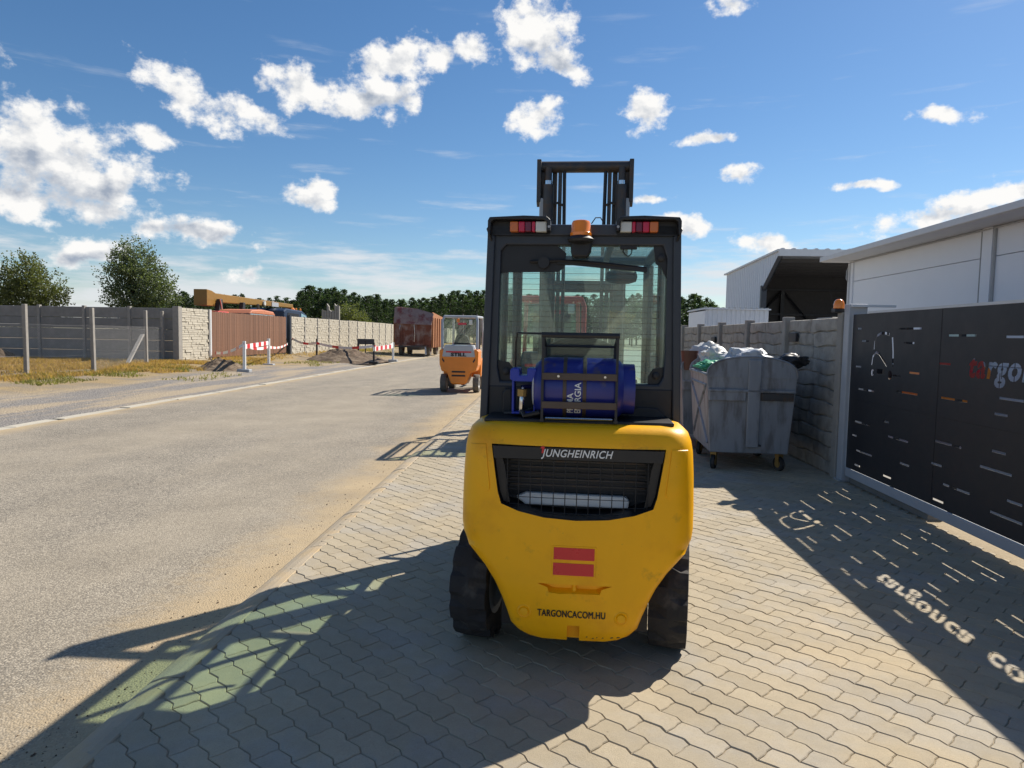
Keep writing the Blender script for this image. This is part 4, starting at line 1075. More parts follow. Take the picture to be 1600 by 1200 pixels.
    plate('gate_sheet', outer, holes_l, .003, 'gate_black', G, 'yz', -.01)
    MB().box2((-.012, c1[0]-7.9-.03, c1[1]-.016), (-.008, c1[0]-7.9+.0, c1[1]+.016)).build('pictogram_hub', 'gate_black', G)
    # sheet joints
    for y in (6.22, 4.4, 2.6): MB().box2((-.0135, y-7.9-.002, Z0), (-.0118, y-7.9+.002, Z1)).build('sheet_joint', 'black', G)
    MB().box2((-.0135, Y1-7.9, .955), (-.0118, Y0-7.9, .958)).build('sheet_joint', 'black', G)
    # frame behind the sheet, bottom beam, top rail
    MB().box2((-.02, Y1-7.9, .075), (.06, Y0-7.9, .172)).build('bottom_beam', 'grey_light', G, bevel=.006)
    MB().box2((-.012, Y1-7.9, 1.902), (.05, Y0-7.9-.35, 1.925)).build('top_rail', 'trim_white', G)
    MB().box2((-.008, Y0-7.9-.012, .172), (.05, Y0-7.9+.03, 1.9)).build('end_stile', 'trim_white', G)
    for y in (6.95, 5.96, 3.92, 2.2): MB().box2((.0, y-7.9-.02, .172), (.04, y-7.9+.02, 1.9)).build('stile', 'gate_black', G)
    return G
make_gate()
gap_blocker = MB().box2((3.46, 6.35, -.02), (3.60, 8.2, .07)).build('gate_gap_blocker', 'concrete_grey'); tag(gap_blocker, 'added low block stopping sunlight under the inner end of the black gate', 'gap_blocker')  # added block: keeps sunlight from passing under this end of the gate
gp = empty('gate_post', (3.50, 8.06, 0), 0, 'square pale steel post at the end of the black gate', 'post')
MB().box2((-.13, -.06, 0), (.07, .08, 2.02)).build('post_tube', 'grey_light', gp, bevel=.008)
MB().box2((-.12, -.12, 1.985), (.35, -.06, 2.01)).build('guide_arm', 'trim_white', gp)
MB().box2((-.15, -.075, 0), (.09, .095, .02)).build('base_plate', 'grey_paint', gp)
gb = empty('gate_beacon', (3.34, 8.22, 1.93), 0, 'orange flashing lamp with aerial on top of the wall end by the gate', 'lamp')
MB().box2((-.06, -.05, 0), (.09, .07, .045)).build('lamp_base', 'black_plastic', gb, bevel=.01)
MB().lathe([(.055, .045), (.06, .05), (.06, .09), (.05, .13), (.03, .15), (.004, .155)], (0, 0, 0), 'z', 20).build('lamp_dome', 'beacon', gb, smooth=True)
MB().tube([(-.05, .02, .04), (-.10, .03, .27)], .003, 5).build('aerial', 'black', gb)

def make_right_wall():
    Wl = empty('concrete_wall', (3.42, 8.165, 0), 0, 'old grey precast concrete wall with wavy stone courses behind the waste bins', 'wall')
    rnd = random.Random(21)
    bay = 1.78; H = 1.88
    for b in range(8):
        y0 = .12+b*(bay+.13)
        MB().box2((-.07, y0-.14, 0), (.07, y0-.005, H+.05)).build('wall_post', 'concrete_post', Wl, bevel=.012)
        MB().box2((.0, y0-.004, 0), (.03, y0+bay+.004, H-.01)).build('wall_slab', 'concrete_old', Wl)
        n = 11; zc = [H*i/n for i in range(n+1)]
        ph = [rnd.uniform(0, 6) for _ in range(n+1)]
        def bound(i, s_):
            if i == 0 or i == n: return zc[i]
            return zc[i]+.013*math.sin(s_*5+ph[i])+.008*math.sin(s_*13+ph[i]*2)
        if b > 5: continue
        for i in range(n):
            cuts = [0, bay*(.5+rnd.uniform(-.04, .04)), bay] if i > n-5 else [0, bay*rnd.uniform(.3, .7), bay]
            for a, c in zip(cuts, cuts[1:]):
                m = 9; vs = []; fs = []
                prot = rnd.uniform(.022, .036)
                rows = ((0, 0.02), (.05, .8), (.3, 1.0), (.7, .95), (.95, .85), (1, 0.02))
                for (tz, pr) in rows:
                    for k in range(m):
                        s_ = a+.005+(c-a-.01)*k/(m-1)
                        lo = bound(i, s_)+.004; hi = bound(i+1, s_)-.004
                        e = min(1, min(k, m-1-k)/1.0)
                        d = prot*pr*(.15+.85*e)+.012*mnoise.noise(Vector((s_*9, i*3.1+tz*2, b*7)))*pr
                        vs.append((-d, y0+s_, lo+(hi-lo)*tz))
                for r in range(len(rows)-1):
                    for k in range(m-1): fs.append((r*m+k, r*m+k+1, (r+1)*m+k+1, (r+1)*m+k))
                MB().add(vs, fs).build('wall_stone', 'concrete_old', Wl, smooth=True)
    for (u, v) in ((1238, 527), (1114, 531)):
        p = on_x(u, v, 3.35)
        MB().box2((-.075, p.y-8.165-.14, p.z-.06), (-.04, p.y-8.165+.14, p.z+.06)).build('vent_cover', 'black_plastic', Wl, bevel=.006)
make_right_wall()

def waste_bin(loc, rz, label):
    B = empty('waste_container', loc, rz, label, 'waste bin', 'wheeled galvanised waste containers by the wall')
    # origin: middle of the bin on the ground; x across (1.08), y along (1.37)
    hx, hy = .53, .68; zb, zt = .22, 1.17
    body = MB()
    lo = [(-hx+.07, -hy+.03), (hx-.07, -hy+.03), (hx-.07, hy-.03), (-hx+.07, hy-.03)]; up = [(-hx, -hy), (hx, -hy), (hx, hy), (-hx, hy)]
    vs = [(*p, zb) for p in lo]+[(*p, zt) for p in up]+[(p[0]*.96, p[1]*.97, zt) for p in up]+[(p[0]*.94, p[1]*.95, zb+.05) for p in lo]
    fs = [(3, 2, 1, 0)]+[(i, (i+1) % 4, 4+(i+1) % 4, 4+i) for i in range(4)]+[(4+i, 4+(i+1) % 4, 8+(i+1) % 4, 8+i) for i in range(4)]+[(8+i, 8+(i+1) % 4, 12+(i+1) % 4, 12+i) for i in range(4)]+[(12, 13, 14, 15)]
    bd = body.add(vs, fs).build('bin_body', 'galvanised', B, bevel=.012)
    for sg in (-1, 1):
        arc = [(-hx, zt-.03)]+[(-hx*math.cos(math.pi*i/20), zt+.225*math.sin(math.pi*i/20)**.8) for i in range(21)]+[(hx, zt-.03)]
        ya = sg*hy; MB().prism(arc, 'y', ya-.012 if sg > 0 else ya-.006, ya+.006 if sg > 0 else ya+.012).build('end_arch', 'galvanised', bd)
        rim = [(-hx*math.cos(math.pi*i/20), ya, zt+.225*math.sin(math.pi*i/20)**.8) for i in range(21)]
        MB().tube(rim, .014, 6).build('arch_rim', 'galvanised', bd, smooth=True)
        # pressed ribs and lifting pocket on the end
        e = MB(); ye = ya+sg*.012
        for (x0, x1, z0, z1) in ((-.05, .10, .30, 1.36), (-hx+.02, hx-.02, .965, 1.0)):
            e.box2((x0, ye-.02, z0), (x1, ye+.008, z1))
        e.build('end_rib', 'galvanised', bd, bevel=.008)
        MB().box2((-hx+.03, ye-.01, .86), (-.07, ye+.035, .97)).build('lifting_pocket', 'galvanised', bd, bevel=.006)
        MB().box2((.11, ye-.01, .87), (hx-.04, ye+.03, .96)).build('lifting_pocket', 'mast_steel', bd, bevel=.006)
        MB().tube([(.0, ye+.01, .40), (.06, ye+.04, .33), (.14, ye+.04, .315)], .014, 6).build('drain_handle', 'mast_steel', bd)
    for sg in (-1, 1):
        x = sg*(hx-.02)
        s_ = MB(); xs_ = lambda z: sg*(hx-.07+.07*(z-zb)/(zt-zb)+.004)
        def rib(a, b):
            s_.tube([(xs_(a[1]), a[0], a[1]), (xs_(b[1]), b[0], b[1])], .016, 4)
        rib((-.55, 1.02), (0, .72)); rib((.55, 1.02), (0, .72)); rib((0, .72), (-.55, .32)); rib((0, .72), (.55, .32)); rib((-.58, 1.04), (.58, 1.04))
        s_.build('side_rib', 'galvanised', bd)
        MB().tube([(sg*hx, -hy, zt), (sg*hx, hy, zt)], .02, 6).build('side_rim', 'galvanised', bd)
    for sx in (-1, 1):
        for sy in (-1, 1):
            c = Vector((sx*(hx-.14), sy*(hy-.14), .085))
            w_ = MB().lathe([(.03, -.022), (.085, -.022), (.09, -.012), (.09, .012), (.085, .022), (.03, .022)], (0, 0, 0), 'x', 20).build('caster', 'rubber', B, smooth=True)
            w_.location = c; w_.rotation_euler = (0, 0, R(25*sx))
            MB().lathe([(.004, -.026), (.045, -.026), (.045, .026), (.004, .026)], (0, 0, 0), 'x', 14).build('caster_hub', 'brass', w_)
            f = MB()
            for q in (-1, 1): f.box2((q*.034, -.03, -.02), (q*.030, .03, .10))
            f.box2((-.036, -.035, .095), (.036, .035, .137)); f.build('caster_fork', 'brass', w_)
    return B
binA = waste_bin((2.49, 9.12, 0), R(-3), 'grey galvanised waste container with arched ends heaped with rubbish, nearest the gate')
binB = waste_bin((2.42, 10.75, 0), R(2), 'second galvanised waste container standing behind the nearest one')
def blob(name, c, r, m, label, cat, sq=(1, 1, .75), seed=0, group='rubbish in the waste containers', fold=.22):
    bm = bmesh.new(); bmesh.ops.create_icosphere(bm, subdivisions=4, radius=1)
    for v in bm.verts:
        n = mnoise.noise(v.co*1.7+Vector((seed, 0, 0)))*.35+abs(mnoise.noise(v.co*4.3+Vector((0, seed, 0))))*fold+abs(mnoise.noise(v.co*9+Vector((0, seed, 3))))*fold*.5
        v.co = Vector((v.co.x*sq[0], v.co.y*sq[1], v.co.z*sq[2]))*r*(.85+n)
    me = bpy.data.meshes.new(name); bm.to_mesh(me); bm.free()
    o = link(name, me, m, None, True); o.location = c
    return tag(o, label, cat, group)
blob('rubbish_bag', (2.26, 8.78, 1.22), .19, 'bag_white', 'crumpled white rubbish bag at the near left rim of the nearest bin', 'bag', seed=1)
blob('rubbish_bag', (2.55, 9.05, 1.36), .24, 'grey_light', 'large pale grey rubbish bag in the middle of the nearest bin', 'bag', (1.3, 1, .6), seed=2)
blob('rubbish_bag', (2.22, 9.42, 1.34), .22, 'bag_white', 'round white bag at the back left of the nearest bin', 'bag', seed=3)
blob('rubbish_bag', (2.98, 8.62, 1.35), .15, 'bag_black', 'black rubbish bag hanging over the right corner of the nearest bin', 'bag', (1.3, .8, .6), seed=4)
blob('plastic_wrap', (2.12, 9.08, 1.25), .15, 'bag_green', 'green and white plastic wrapping among the rubbish', 'plastic', (1.2, 1, .5), seed=5, fold=.5)
blob('rubbish_bag', (2.70, 9.45, 1.36), .22, 'bag_white', 'flattened pale sack at the far end of the nearest bin', 'bag', (1.2, 1, .6), seed=6)
blob('rubbish_bag', (2.35, 10.35, 1.30), .27, 'bag_white', 'big white sack rising above the second bin', 'bag', (1, 1, .95), seed=7)
bk = MB().lathe([(.09, 0), (.095, .0), (.12, .26), (.125, .26), (.125, .275), (.115, .275), (.09, .01)], (0, 0, 0), 'z', 22).build('bucket', 'bucket_brown', None, smooth=True, loc=(2.03, 10.1, 1.15))
tag(bk, 'brown plastic bucket standing on the edge of the second bin', 'bucket', 'rubbish in the waste containers')
ld = MB().prism([(-.35, 0), (-.30, .10), (-.15, .16), (.15, .16), (.30, .10), (.35, 0), (.32, 0), (.27, .08), (.14, .135), (-.14, .135), (-.27, .08), (-.32, 0)], 'y', -.3, .3).build('bin_lid', 'bag_black', None, loc=(2.62, 10.9, 1.23)); tag(ld, 'open black curved lid over the second bin', 'lid')
st_ = MB().tube([(0, 0, 0), (-.04, .02, .2), (-.12, .03, .35)], .008, 6).build('plastic_strip', 'bag_white', None, loc=(2.42, 10.0, 1.2)); tag(st_, 'thin pale strip sticking up out of the rubbish', 'strip', 'rubbish in the waste containers')

def white_building():
    X = 8.0; Ye = 19.0; Yn = -12.0; Zt = 3.72
    B = empty('white_building', (X, Ye, 0), 0, 'low white panel-clad hall with projecting grey eave behind the gate', 'building')
    L = lambda y: y-Ye
    ys = [Ye, Ye-5.75, Ye-11.9, Ye-18, Ye-24, Yn]
    zs = [0.0, 1.2, 2.2, 3.18, Zt]
    for a, b in zip(ys, ys[1:]):
        for z0, z1 in zip(zs, zs[1:]):
            MB().box2((0, L(b)+.13, z0+.006), (.12, L(a)-.13, z1-.006)).build('cladding_panel', 'panel_white', B, bevel=.004, seg=1)
    MB().box2((.06, L(Yn), 0), (14, L(Ye)-.02, Zt-.01)).build('hall_core', 'panel_white', B)
    for y in ys[:-1]:
        yy = L(y)
        MB().box2((-.035, yy-.16, 0), (.06, yy+.13 if y != Ye else yy+.02, Zt)).build('pilaster', 'panel_white', B, bevel=.005)
        if y != Ye:
            MB().tube([(-.02, yy-.22, 0), (-.02, yy-.22, Zt-.05)], .03, 8).build('cable_duct', 'grey_paint', B)
            MB().tube([(-.02, yy+.17, 0), (-.02, yy+.17, Zt-.05)], .012, 6).build('cable_duct', 'grey_paint', B)
    # eave: soffit, fascia, gutter lip
    MB().prism([(.0, Zt), (-.62, Zt+.0), (-.66, Zt+.005), (-.66, Zt+.11), (-.60, Zt+.15), (14, Zt+1.1), (14, Zt)], 'y', L(Yn), .35).build('roof', 'trim_white', B)
    MB().box2((-.70, L(Yn), Zt+.01), (-.665, .38, Zt+.135)).build('fascia', 'trim_white', B, bevel=.01)
    MB().tube([(-.05, -.02, Zt-.04), (-.05, L(Yn), Zt-.04)], .012, 6).build('cable', 'grey_paint', B)
    MB().tube([(-.02, .03, Zt-.02), (-.09, .06, Zt-.25), (-.10, .05, Zt-.45), (-.05, .02, Zt-.55)], .02, 8).build('downpipe', 'grey_paint', B)
    MB().box2((-.07, -.02, 0), (.0, .05, Zt-.05)).build('corner_trim', 'trim_white', B)
white_building()

def corrugated_wall(mb, p0, p1, z0f, z1f, pitch=.25, depth=.04):
    p0 = Vector(p0); p1 = Vector(p1); d = p1-p0; L_ = d.length; d.normalize(); n = Vector((-d.y, d.x, 0))
    k = int(L_/pitch); pts = []
    for i in range(k+1):
        for (o, q) in ((0, 0), (.35, 0), (.5, 1), (.85, 1)):
            s_ = (i+o)*pitch
            if s_ <= L_: pts.append((s_, q*depth))
    vs = []
    for (s_, h) in pts:
        q = p0+d*s_+n*h; vs += [(q.x, q.y, z0f(s_)), (q.x, q.y, z1f(s_))]
    mb.add(vs, [(2*i, 2*i+2, 2*i+3, 2*i+1) for i in range(len(pts)-1)])
    return mb
def hangar():
    H = empty('open_shed', (9, 30.2, 0), 0, 'tall open-fronted steel shed with dark interior and pale corrugated side', 'building')
    X1 = 11.0; ZT = 5.12
    # side wall, its top running forward past the front as a canopy cheek
    corrugated_wall(MB(), (0, 5.9, 0), (0, 0, 0), lambda s: 0, lambda s: 4.86+.26*min(s, 5.9)/8, .3, .035).build('side_wall', 'corrugated', H)
    corrugated_wall(MB(), (0, 0, 0), (0, -2.2, 0), lambda s: 3.75+1.30*s/2.2, lambda s: 5.05+.07*s/2.2, .3, .035).build('canopy_cheek', 'corrugated', H)
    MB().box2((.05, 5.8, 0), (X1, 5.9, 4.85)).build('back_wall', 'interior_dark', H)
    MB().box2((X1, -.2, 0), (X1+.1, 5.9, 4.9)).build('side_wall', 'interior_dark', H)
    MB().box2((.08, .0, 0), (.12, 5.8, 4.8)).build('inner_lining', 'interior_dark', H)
    rf = MB().add([(-.1, -2.25, ZT-.02), (X1, -2.25, ZT-.02), (X1, 6.1, 4.86), (-.1, 6.1, 4.86), (-.1, -2.25, ZT+.05), (X1, -2.25, ZT+.05), (X1, 6.1, 4.93), (-.1, 6.1, 4.93)],
                  [(0, 1, 2, 3), (7, 6, 5, 4), (0, 4, 5, 1), (1, 5, 6, 2), (2, 6, 7, 3), (3, 7, 4, 0)]).build('roof', 'trim_white', H)
    for i in range(26): MB().prism([(i*.43, ZT+.05), (i*.43+.05, ZT+.09), (i*.43+.13, ZT+.09), (i*.43+.18, ZT+.05)], 'y', -2.28, -2.0).build('roof_rib', 'corrugated', rf)
    MB().box2((-.06, -2.27, ZT-.22), (X1, -2.2, ZT+.045)).build('fascia', 'trim_white', H)
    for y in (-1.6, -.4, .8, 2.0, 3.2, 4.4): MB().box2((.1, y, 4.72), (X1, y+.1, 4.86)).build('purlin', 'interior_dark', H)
    fr = MB()
    fr.box2((-.03, -.12, 0), (.2, .06, 3.9)); fr.tube([(.08, -.02, 3.7), (.08, -2.2, 5.0)], .10, 4)
    fr.build('portal_frame', 'frame_dark', H)
    br = MB(); xc = 2.75
    br.box2((xc-.09, 5.6, 0), (xc+.09, 5.78, 4.2)); br.tube([(xc, 5.65, 4.1), (xc-2.2, 5.65, 1.6)], .06, 4); br.tube([(xc, 5.65, 4.1), (xc+2.2, 5.65, 1.6)], .06, 4); br.box2((0.1, 5.62, 2.85), (X1, 5.76, 2.95))
    br.box2((0.1, 5.62, 4.1), (X1, 5.76, 4.2))
    br.build('wall_bracing', 'black_plastic', H)
hangar()
def low_shed():
    H = empty('low_shed', (5.75, 26, 0), 0, 'low white corrugated metal shed behind the concrete wall', 'building')
    corrugated_wall(MB(), (2.3, 0, 0), (0, 0, 0), lambda s: 0, lambda s: 2.68, .17, .03).build('front_wall', 'corrugated', H)
    MB().box2((0, .0, 0), (.03, 3.0, 2.64)).build('side_wall', 'panel_white', H)
    MB().box2((2.27, .03, 0), (2.3, 3.0, 2.64)).build('side_wall', 'panel_white', H)
    MB().box2((0.03, 2.95, 0), (2.27, 3.0, 2.64)).build('back_wall', 'panel_white', H)
    rf = MB().box2((-.05, -.12, 2.685), (2.35, 3.1, 2.73)).build('roof', 'corrugated', H)
    for i in range(12): MB().box2((.0+i*.2, -.14, 2.73), (.07+i*.2, 3.1, 2.765)).build('roof_rib', 'grey_paint', rf)
low_shed()
for i, (x, y, z, r) in enumerate(((4.35, 12.6, 1.80, .30), (4.30, 14.2, 1.78, .30))):
    T = empty('tyre_stack', (x, y, 0), 0, ('dark tyre stack rising just above the wall, nearer one', 'dark tyre stack rising just above the wall, farther one')[i], 'tyres', 'tyre stacks behind the wall')
    for k in range(9):
        t = tyre(MB(), (0, 0, 0), .30, .2, 36).build('tyre', 'rubber', T); t.rotation_euler = (0, R(90), 0); t.location = (random.uniform(-.02, .02), 0, .1+.2*k+.02)
o = empty('crate_pile', (4.4, 10.6, 0), 0, 'dark machine part with red cover just above the wall top', 'machine')
MB().box2((-.3, -.25, 0), (.3, .35, 1.95)).build('housing', 'black_plastic', o, bevel=.03); MB().box2((-.25, .4, 0), (.2, .9, 1.92)).build('cover', 'red_paint', o, bevel=.03)
MB().tube([(.1, 0, 1.9), (.12, 0, 2.08)], .012, 6).build('stub', 'black', o)

# ------------------------------------------------------------------ left side: walls, gate, fence, works
WX = -15.5; WZ = 0.22
def stone_panel_mesh(w, h):
    """one precast panel whose face is a relief of thin ledge stones; faces +x"""
    rnd = random.Random(9); mb = MB()
    mb.box2((-.05, 0, 0), (.0, w, h))
    z = 0.0
    while z < h-.02:
        hh = min(rnd.uniform(.075, .12), h-z); y = 0.0
        while y < w-.02:
            ww = min(rnd.uniform(.18, .55), w-y); d = rnd.uniform(.012, .05)
            if w-y-ww < .1: ww = w-y
            e = .008
            a = [(0, y, z), (0, y+ww, z), (0, y+ww, z+hh), (0, y, z+hh)]
            b = [(d, y+e, z+e), (d*rnd.uniform(.7, 1.2), y+ww-e, z+e), (d*rnd.uniform(.7, 1.1), y+ww-e, z+hh-e), (d, y+e, z+hh-e)]
            mb.add([(.0005, *p[1:]) for p in a]+b, [(4, 5, 6, 7), (0, 1, 5, 4), (1, 2, 6, 5), (2, 3, 7, 6), (3, 0, 4, 7)])
            y += ww
        z += hh
    return mb
def left_walls():
    H = 2.28; pw = 2.3; pitch = 2.42
    A = empty('stone_pattern_wall', (WX, 28.4, WZ), 0, 'pale stone-pattern concrete fence running along the far side of the road', 'wall')
    pm = None
    def panel(y, parent):
        nonlocal pm
        if pm is None: o = stone_panel_mesh(pw, H).build('wall_panel', 'concrete_light', parent); pm = o.data
        else: o = link('wall_panel', pm, None, parent)
        o.location = (0, y, random.uniform(-.02, .02)); return o
    def post(y, parent, hh=H+.03):
        return MB().box2((-.08, y-.06, 0), (.065, y+.06, hh)).build('wall_post', 'concrete_grey', parent, bevel=.01, seg=1)
    post(0, A); panel(.06, A); post(2.42, A)
    y = 12.4
    MB().box2((-.1, y-.25, 0), (.09, y+.03, H+.06)).build('gate_pillar', 'frame_dark', A)
    while y < 95:
        panel(y+.06, A); y += pitch; post(y, A)
    # dark sliding gate of brown boards
    G = empty('slatted_gate', (WX, 31.0, WZ), 0, 'brown vertical slat gate in the pale stone-pattern wall', 'gate')
    sm = None; n = 74
    for i in range(n):
        yy = .05+i*.123
        if sm is None: o = MB().box2((.0, 0, .12), (.025, .105, 2.22)).build('slat', 'brown_slat', G); sm = o.data
        else: o = link('slat', sm, None, G)
        o.location = (random.uniform(-.004, .004), yy, random.uniform(-.012, .012))
    MB().box2((-.06, 0, .06), (-.003, 9.15, .16)).build('bottom_rail', 'frame_dark', G); MB().box2((-.06, 0, 1.1), (-.003, 9.15, 1.18)).build('middle_rail', 'frame_dark', G); MB().box2((-.06, 0, 2.1), (-.003, 9.15, 2.18)).build('top_rail', 'frame_dark', G)
    MB().box2((-.07, -.1, 0), (.06, 0.02, 2.3)).build('gate_post', 'trim_white', G)
    # plain wall turning away from the road
    P = empty('plank_pattern_wall', (WX, 28.2, WZ), 0, 'grey concrete slab fence in shade, running away from the road', 'wall')
    MB().box2((-.14, -.14, 0), (.12, .12, H+.05)).build('corner_post', 'concrete_post', P, bevel=.012)
    sm = None; x = -.14
    for b in range(10):
        for k in range(5):
            if sm is None: o = MB().box2((-1.9, -.03, .006), (-.005, .03, .448)).build('wall_slab', 'concrete_grey', P, bevel=.012, seg=1); sm = o.data
            else: o = link('wall_slab', sm, None, P, bevel=.012, seg=1)
            o.location = (x, random.uniform(-.008, .008), k*.452)
        x -= 1.905
        MB().box2((x-.06, -.09, 0), (x+.06, .07, H+.03)).build('wall_post', 'concrete_post', P, bevel=.01, seg=1); x -= .06
left_walls()

def mesh_fence():
    Fn = empty('wire_fence', (-14.9, 20, .2), 0, 'chain-link wire fence on thin concrete posts, in front of the grey wall', 'fence')
    tops = [(42, 590, 38, 475), (147, 585, 143, 481), (229, 572, 227, 485), (255, 569, 253, 486)]
    org = Vector((-14.9, 20, .2)); pts = []
    for (u, v, u2, v2) in tops:
        d = ray(u, v); k = (.14-1.6)/d.z; b = Vector((0, 0, 1.6))+d*k
        t = at(u2, v2, b.y); pts.append((b, t))
        m_ = MB(); w_ = .055; dv = (t-b); 
        vs = []
        for q in (b-Vector((0, 0, .3)), t):
            for (a, c) in ((-1, -1), (1, -1), (1, 1), (-1, 1)): vs.append(q+Vector((a*w_, c*w_, 0))-org)
        m_.add(vs, [(0, 1, 2, 3), (7, 6, 5, 4)]+[(i, (i+1) % 4, 4+(i+1) % 4, 4+i) for i in range(4)]).build('fence_post', 'concrete_post', Fn, bevel=.01, seg=1)
    # leaning brace
    d = ray(194, 578); k = (.12-1.6)/d.z; b = Vector((0, 0, 1.6))+d*k; t = at(223, 522, pts[2][0].y-.1)
    m_ = MB(); vs = []
    for q in (b, t):
        for (a, c) in ((-1, -1), (1, -1), (1, 1), (-1, 1)): vs.append(q+Vector((a*.07, c*.05, 0))-org)
    m_.add(vs, [(0, 1, 2, 3), (7, 6, 5, 4)]+[(i, (i+1) % 4, 4+(i+1) % 4, 4+i) for i in range(4)]).build('brace', 'concrete_post', Fn, bevel=.01, seg=1)
    # netting: two sets of crossing wires between posts, joined as one part
    p0 = pts[0][0]-(pts[1][0]-pts[0][0])*2.2; chain = [p0]+[p[0] for p in pts]
    net = MB()
    def quadw(a, b, r=.0017):
        d = (b-a).normalized(); n = d.cross(Vector((.3, 1, 0))).normalized()*r; m2 = d.cross(n).normalized()*r
        net.add([a+n, a-n*.5+m2*.87, a-n*.5-m2*.87, b+n, b-n*.5+m2*.87, b-n*.5-m2*.87], [(0, 1, 4, 3), (1, 2, 5, 4), (2, 0, 3, 5)])
    hgt = 1.42
    for a, b in zip(chain, chain[1:]):
        a = a-org; b = b-org; L_ = (b-a).length; dv = (b-a)/L_; step = .075
        n = int((L_+hgt)/step)
        for i in range(n):
            for sgn in (1, -1):
                s0 = i*step-(hgt if sgn > 0 else 0); s1 = s0+sgn*hgt
                za, zb = .12, .12+hgt
                if sgn < 0: pass
                # clip to the bay
                def clip(s, z, s2, z2):
                    if s < 0: z += (0-s)*(z2-z)/(s2-s); s = 0
                    if s > L_: z += (L_-s)*(z2-z)/(s2-s); s = L_
                    return s, z
                A_ = clip(s0, za, s1, zb); B_ = clip(s1, zb, s0, za)
                if abs(A_[0]-B_[0]) < .01: continue
                quadw(a+dv*A_[0]+Vector((0, 0, A_[1])), a+dv*B_[0]+Vector((0, 0, B_[1])))
        for z in (.14, .62, 1.54):
            mid = (a+b)/2+Vector((0, 0, z-.03)); quadw(a+Vector((0, 0, z)), mid, .004); quadw(mid, b+Vector((0, 0, z)), .004)
    o = net.build('netting', 'wire', Fn); o['kind'] = 'stuff'
mesh_fence()

def grass(name, m, label, spots, n, h, seed):
    rnd = random.Random(seed); mb = MB(); vs = []; fs = []
    for i in range(n):
        (x0, x1, y0, y1, dens) = rnd.choices(spots, [s_[4] for s_ in spots])[0]
        x = rnd.uniform(x0, x1); y = rnd.uniform(y0, y1)
        if mnoise.noise(Vector((x*.9, y*.6, seed))) < -.12: continue
        z = ground_z(x, y)-.01; a = rnd.random()*6.28; hh = h*rnd.uniform(.4, 1.3); w_ = rnd.uniform(.008, .02)
        lx, ly = rnd.gauss(0, .55)*hh, rnd.gauss(0, .55)*hh
        o = len(vs); ca, sa = math.cos(a)*w_, math.sin(a)*w_
        vs += [(x-ca, y-sa, z), (x+ca, y+sa, z), (x+ca*.6+lx*.45, y+sa*.6+ly*.45, z+hh*.6), (x-ca*.6+lx*.45, y-sa*.6+ly*.45, z+hh*.6), (x+lx, y+ly, z+hh)]
        fs += [(o, o+1, o+2, o+3), (o+3, o+2, o+4)]
    me = bpy.data.meshes.new(name); me.from_pydata(vs, [], fs)
    return tag(link(name, me, m), label, 'grass', kind='stuff')
grass('dry_grass', 'straw', 'dry straw-coloured grass around the wire fence', [(-22, -13.6, 17, 28, 10), (-15.3, -12.6, 22, 33, 3), (-26, -15, 20, 28, 4), (-15.3, -13.5, 30, 60, 1)], 52000, .13, 1)
grass('green_grass', 'grass_green', 'patchy green grass on the verge', [(-14.6, -12.6, 16.5, 26, 4), (-12.4, -10.6, 31, 42, 1.6), (-15.2, -13.6, 44, 58, 2.5), (-13.2, -11, 44, 56, .8), (-15.2, -11.5, 62, 100, 4), (-11.6, -10.6, 20, 24, .25), (-14.2, -12.4, 26, 31, .8)], 15000, .10, 2)

def mound(c, rx, ry, h, label, seed):
    n = 36; vs = []; fs = []
    for j in range(n+1):
        for i in range(n+1):
            a = -1+2*i/n; b = -1+2*j/n; r = math.hypot(a, b)
            q = max(0, 1-r)**.8
            nz = mnoise.noise(Vector((a*2.5, b*2.5, seed)))*.35+abs(mnoise.noise(Vector((a*7, b*7, seed))))*.35+mnoise.noise(Vector((a*16, b*16, seed)))*.13
            vs.append((a*rx, b*ry, h*q*(.85+nz)-.05))
    for j in range(n):
        for i in range(n): fs.append((j*(n+1)+i, j*(n+1)+i+1, (j+1)*(n+1)+i+1, (j+1)*(n+1)+i))
    o = MB().add(vs, fs).build('soil_heap', 'soil', None, smooth=False, loc=c)
    return tag(o, label, 'soil heap', 'heaps of dug soil along the verge')
def gpt(u, v, z=0.1):
    d = ray(u, v); k = (z-1.6)/d.z; return Vector((0, 0, 1.6))+d*k
p = gpt(334, 578); mound((p.x, p.y+.6, .05), 1.1, 1.3, .55, 'dark heap of dug soil in front of the slatted gate', 1.3)
p = gpt(530, 563); mound((p.x, p.y+1.2, .05), 2.2, 3.0, .85, 'larger heap of dug soil by the pale wall, behind the barrier tape', 5.1)
p = gpt(15, 562, .25); mound((p.x-1.4, p.y, .2), 1.9, 1.2, .85, 'weedy dark heap behind the wire fence at the left edge', 8.8)

def barrier_post(u, v, v2, m, name, label, w=.045, base=True, z=.08):
    b = gpt(u, v, z); t = at(u, v2, b.y); h = t.z-b.z
    o = empty(name, b, 0, label, 'barrier post', 'posts of the roadworks barrier')
    MB().box2((-w, -w*.6, 0), (w, w*.6, h)).build('shaft', m, o, bevel=.008)
    if base: MB().box2((-.24, -.14, -.05), (.24, .14, .08)).build('foot', 'grey_paint' if m == 'white_paint' else 'black_plastic', o, bevel=.03)
    return b, h
P1 = barrier_post(382, 580, 533, 'white_paint', 'barrier_post', 'white barrier post on a grey foot beside the dark soil heap', .055)
P2 = barrier_post(420, 571, 529, 'white_paint', 'barrier_post', 'white barrier post in front of the right end of the slatted gate', .055)
P3 = barrier_post(455, 555, 526, 'white_paint', 'barrier_post', 'thin white stake beside the pale wall next to the gate', .025, False, .15)
P4 = barrier_post(495, 559, 529, 'black', 'barrier_post', 'black barrier post left of the larger soil heap', .045, True, .12)
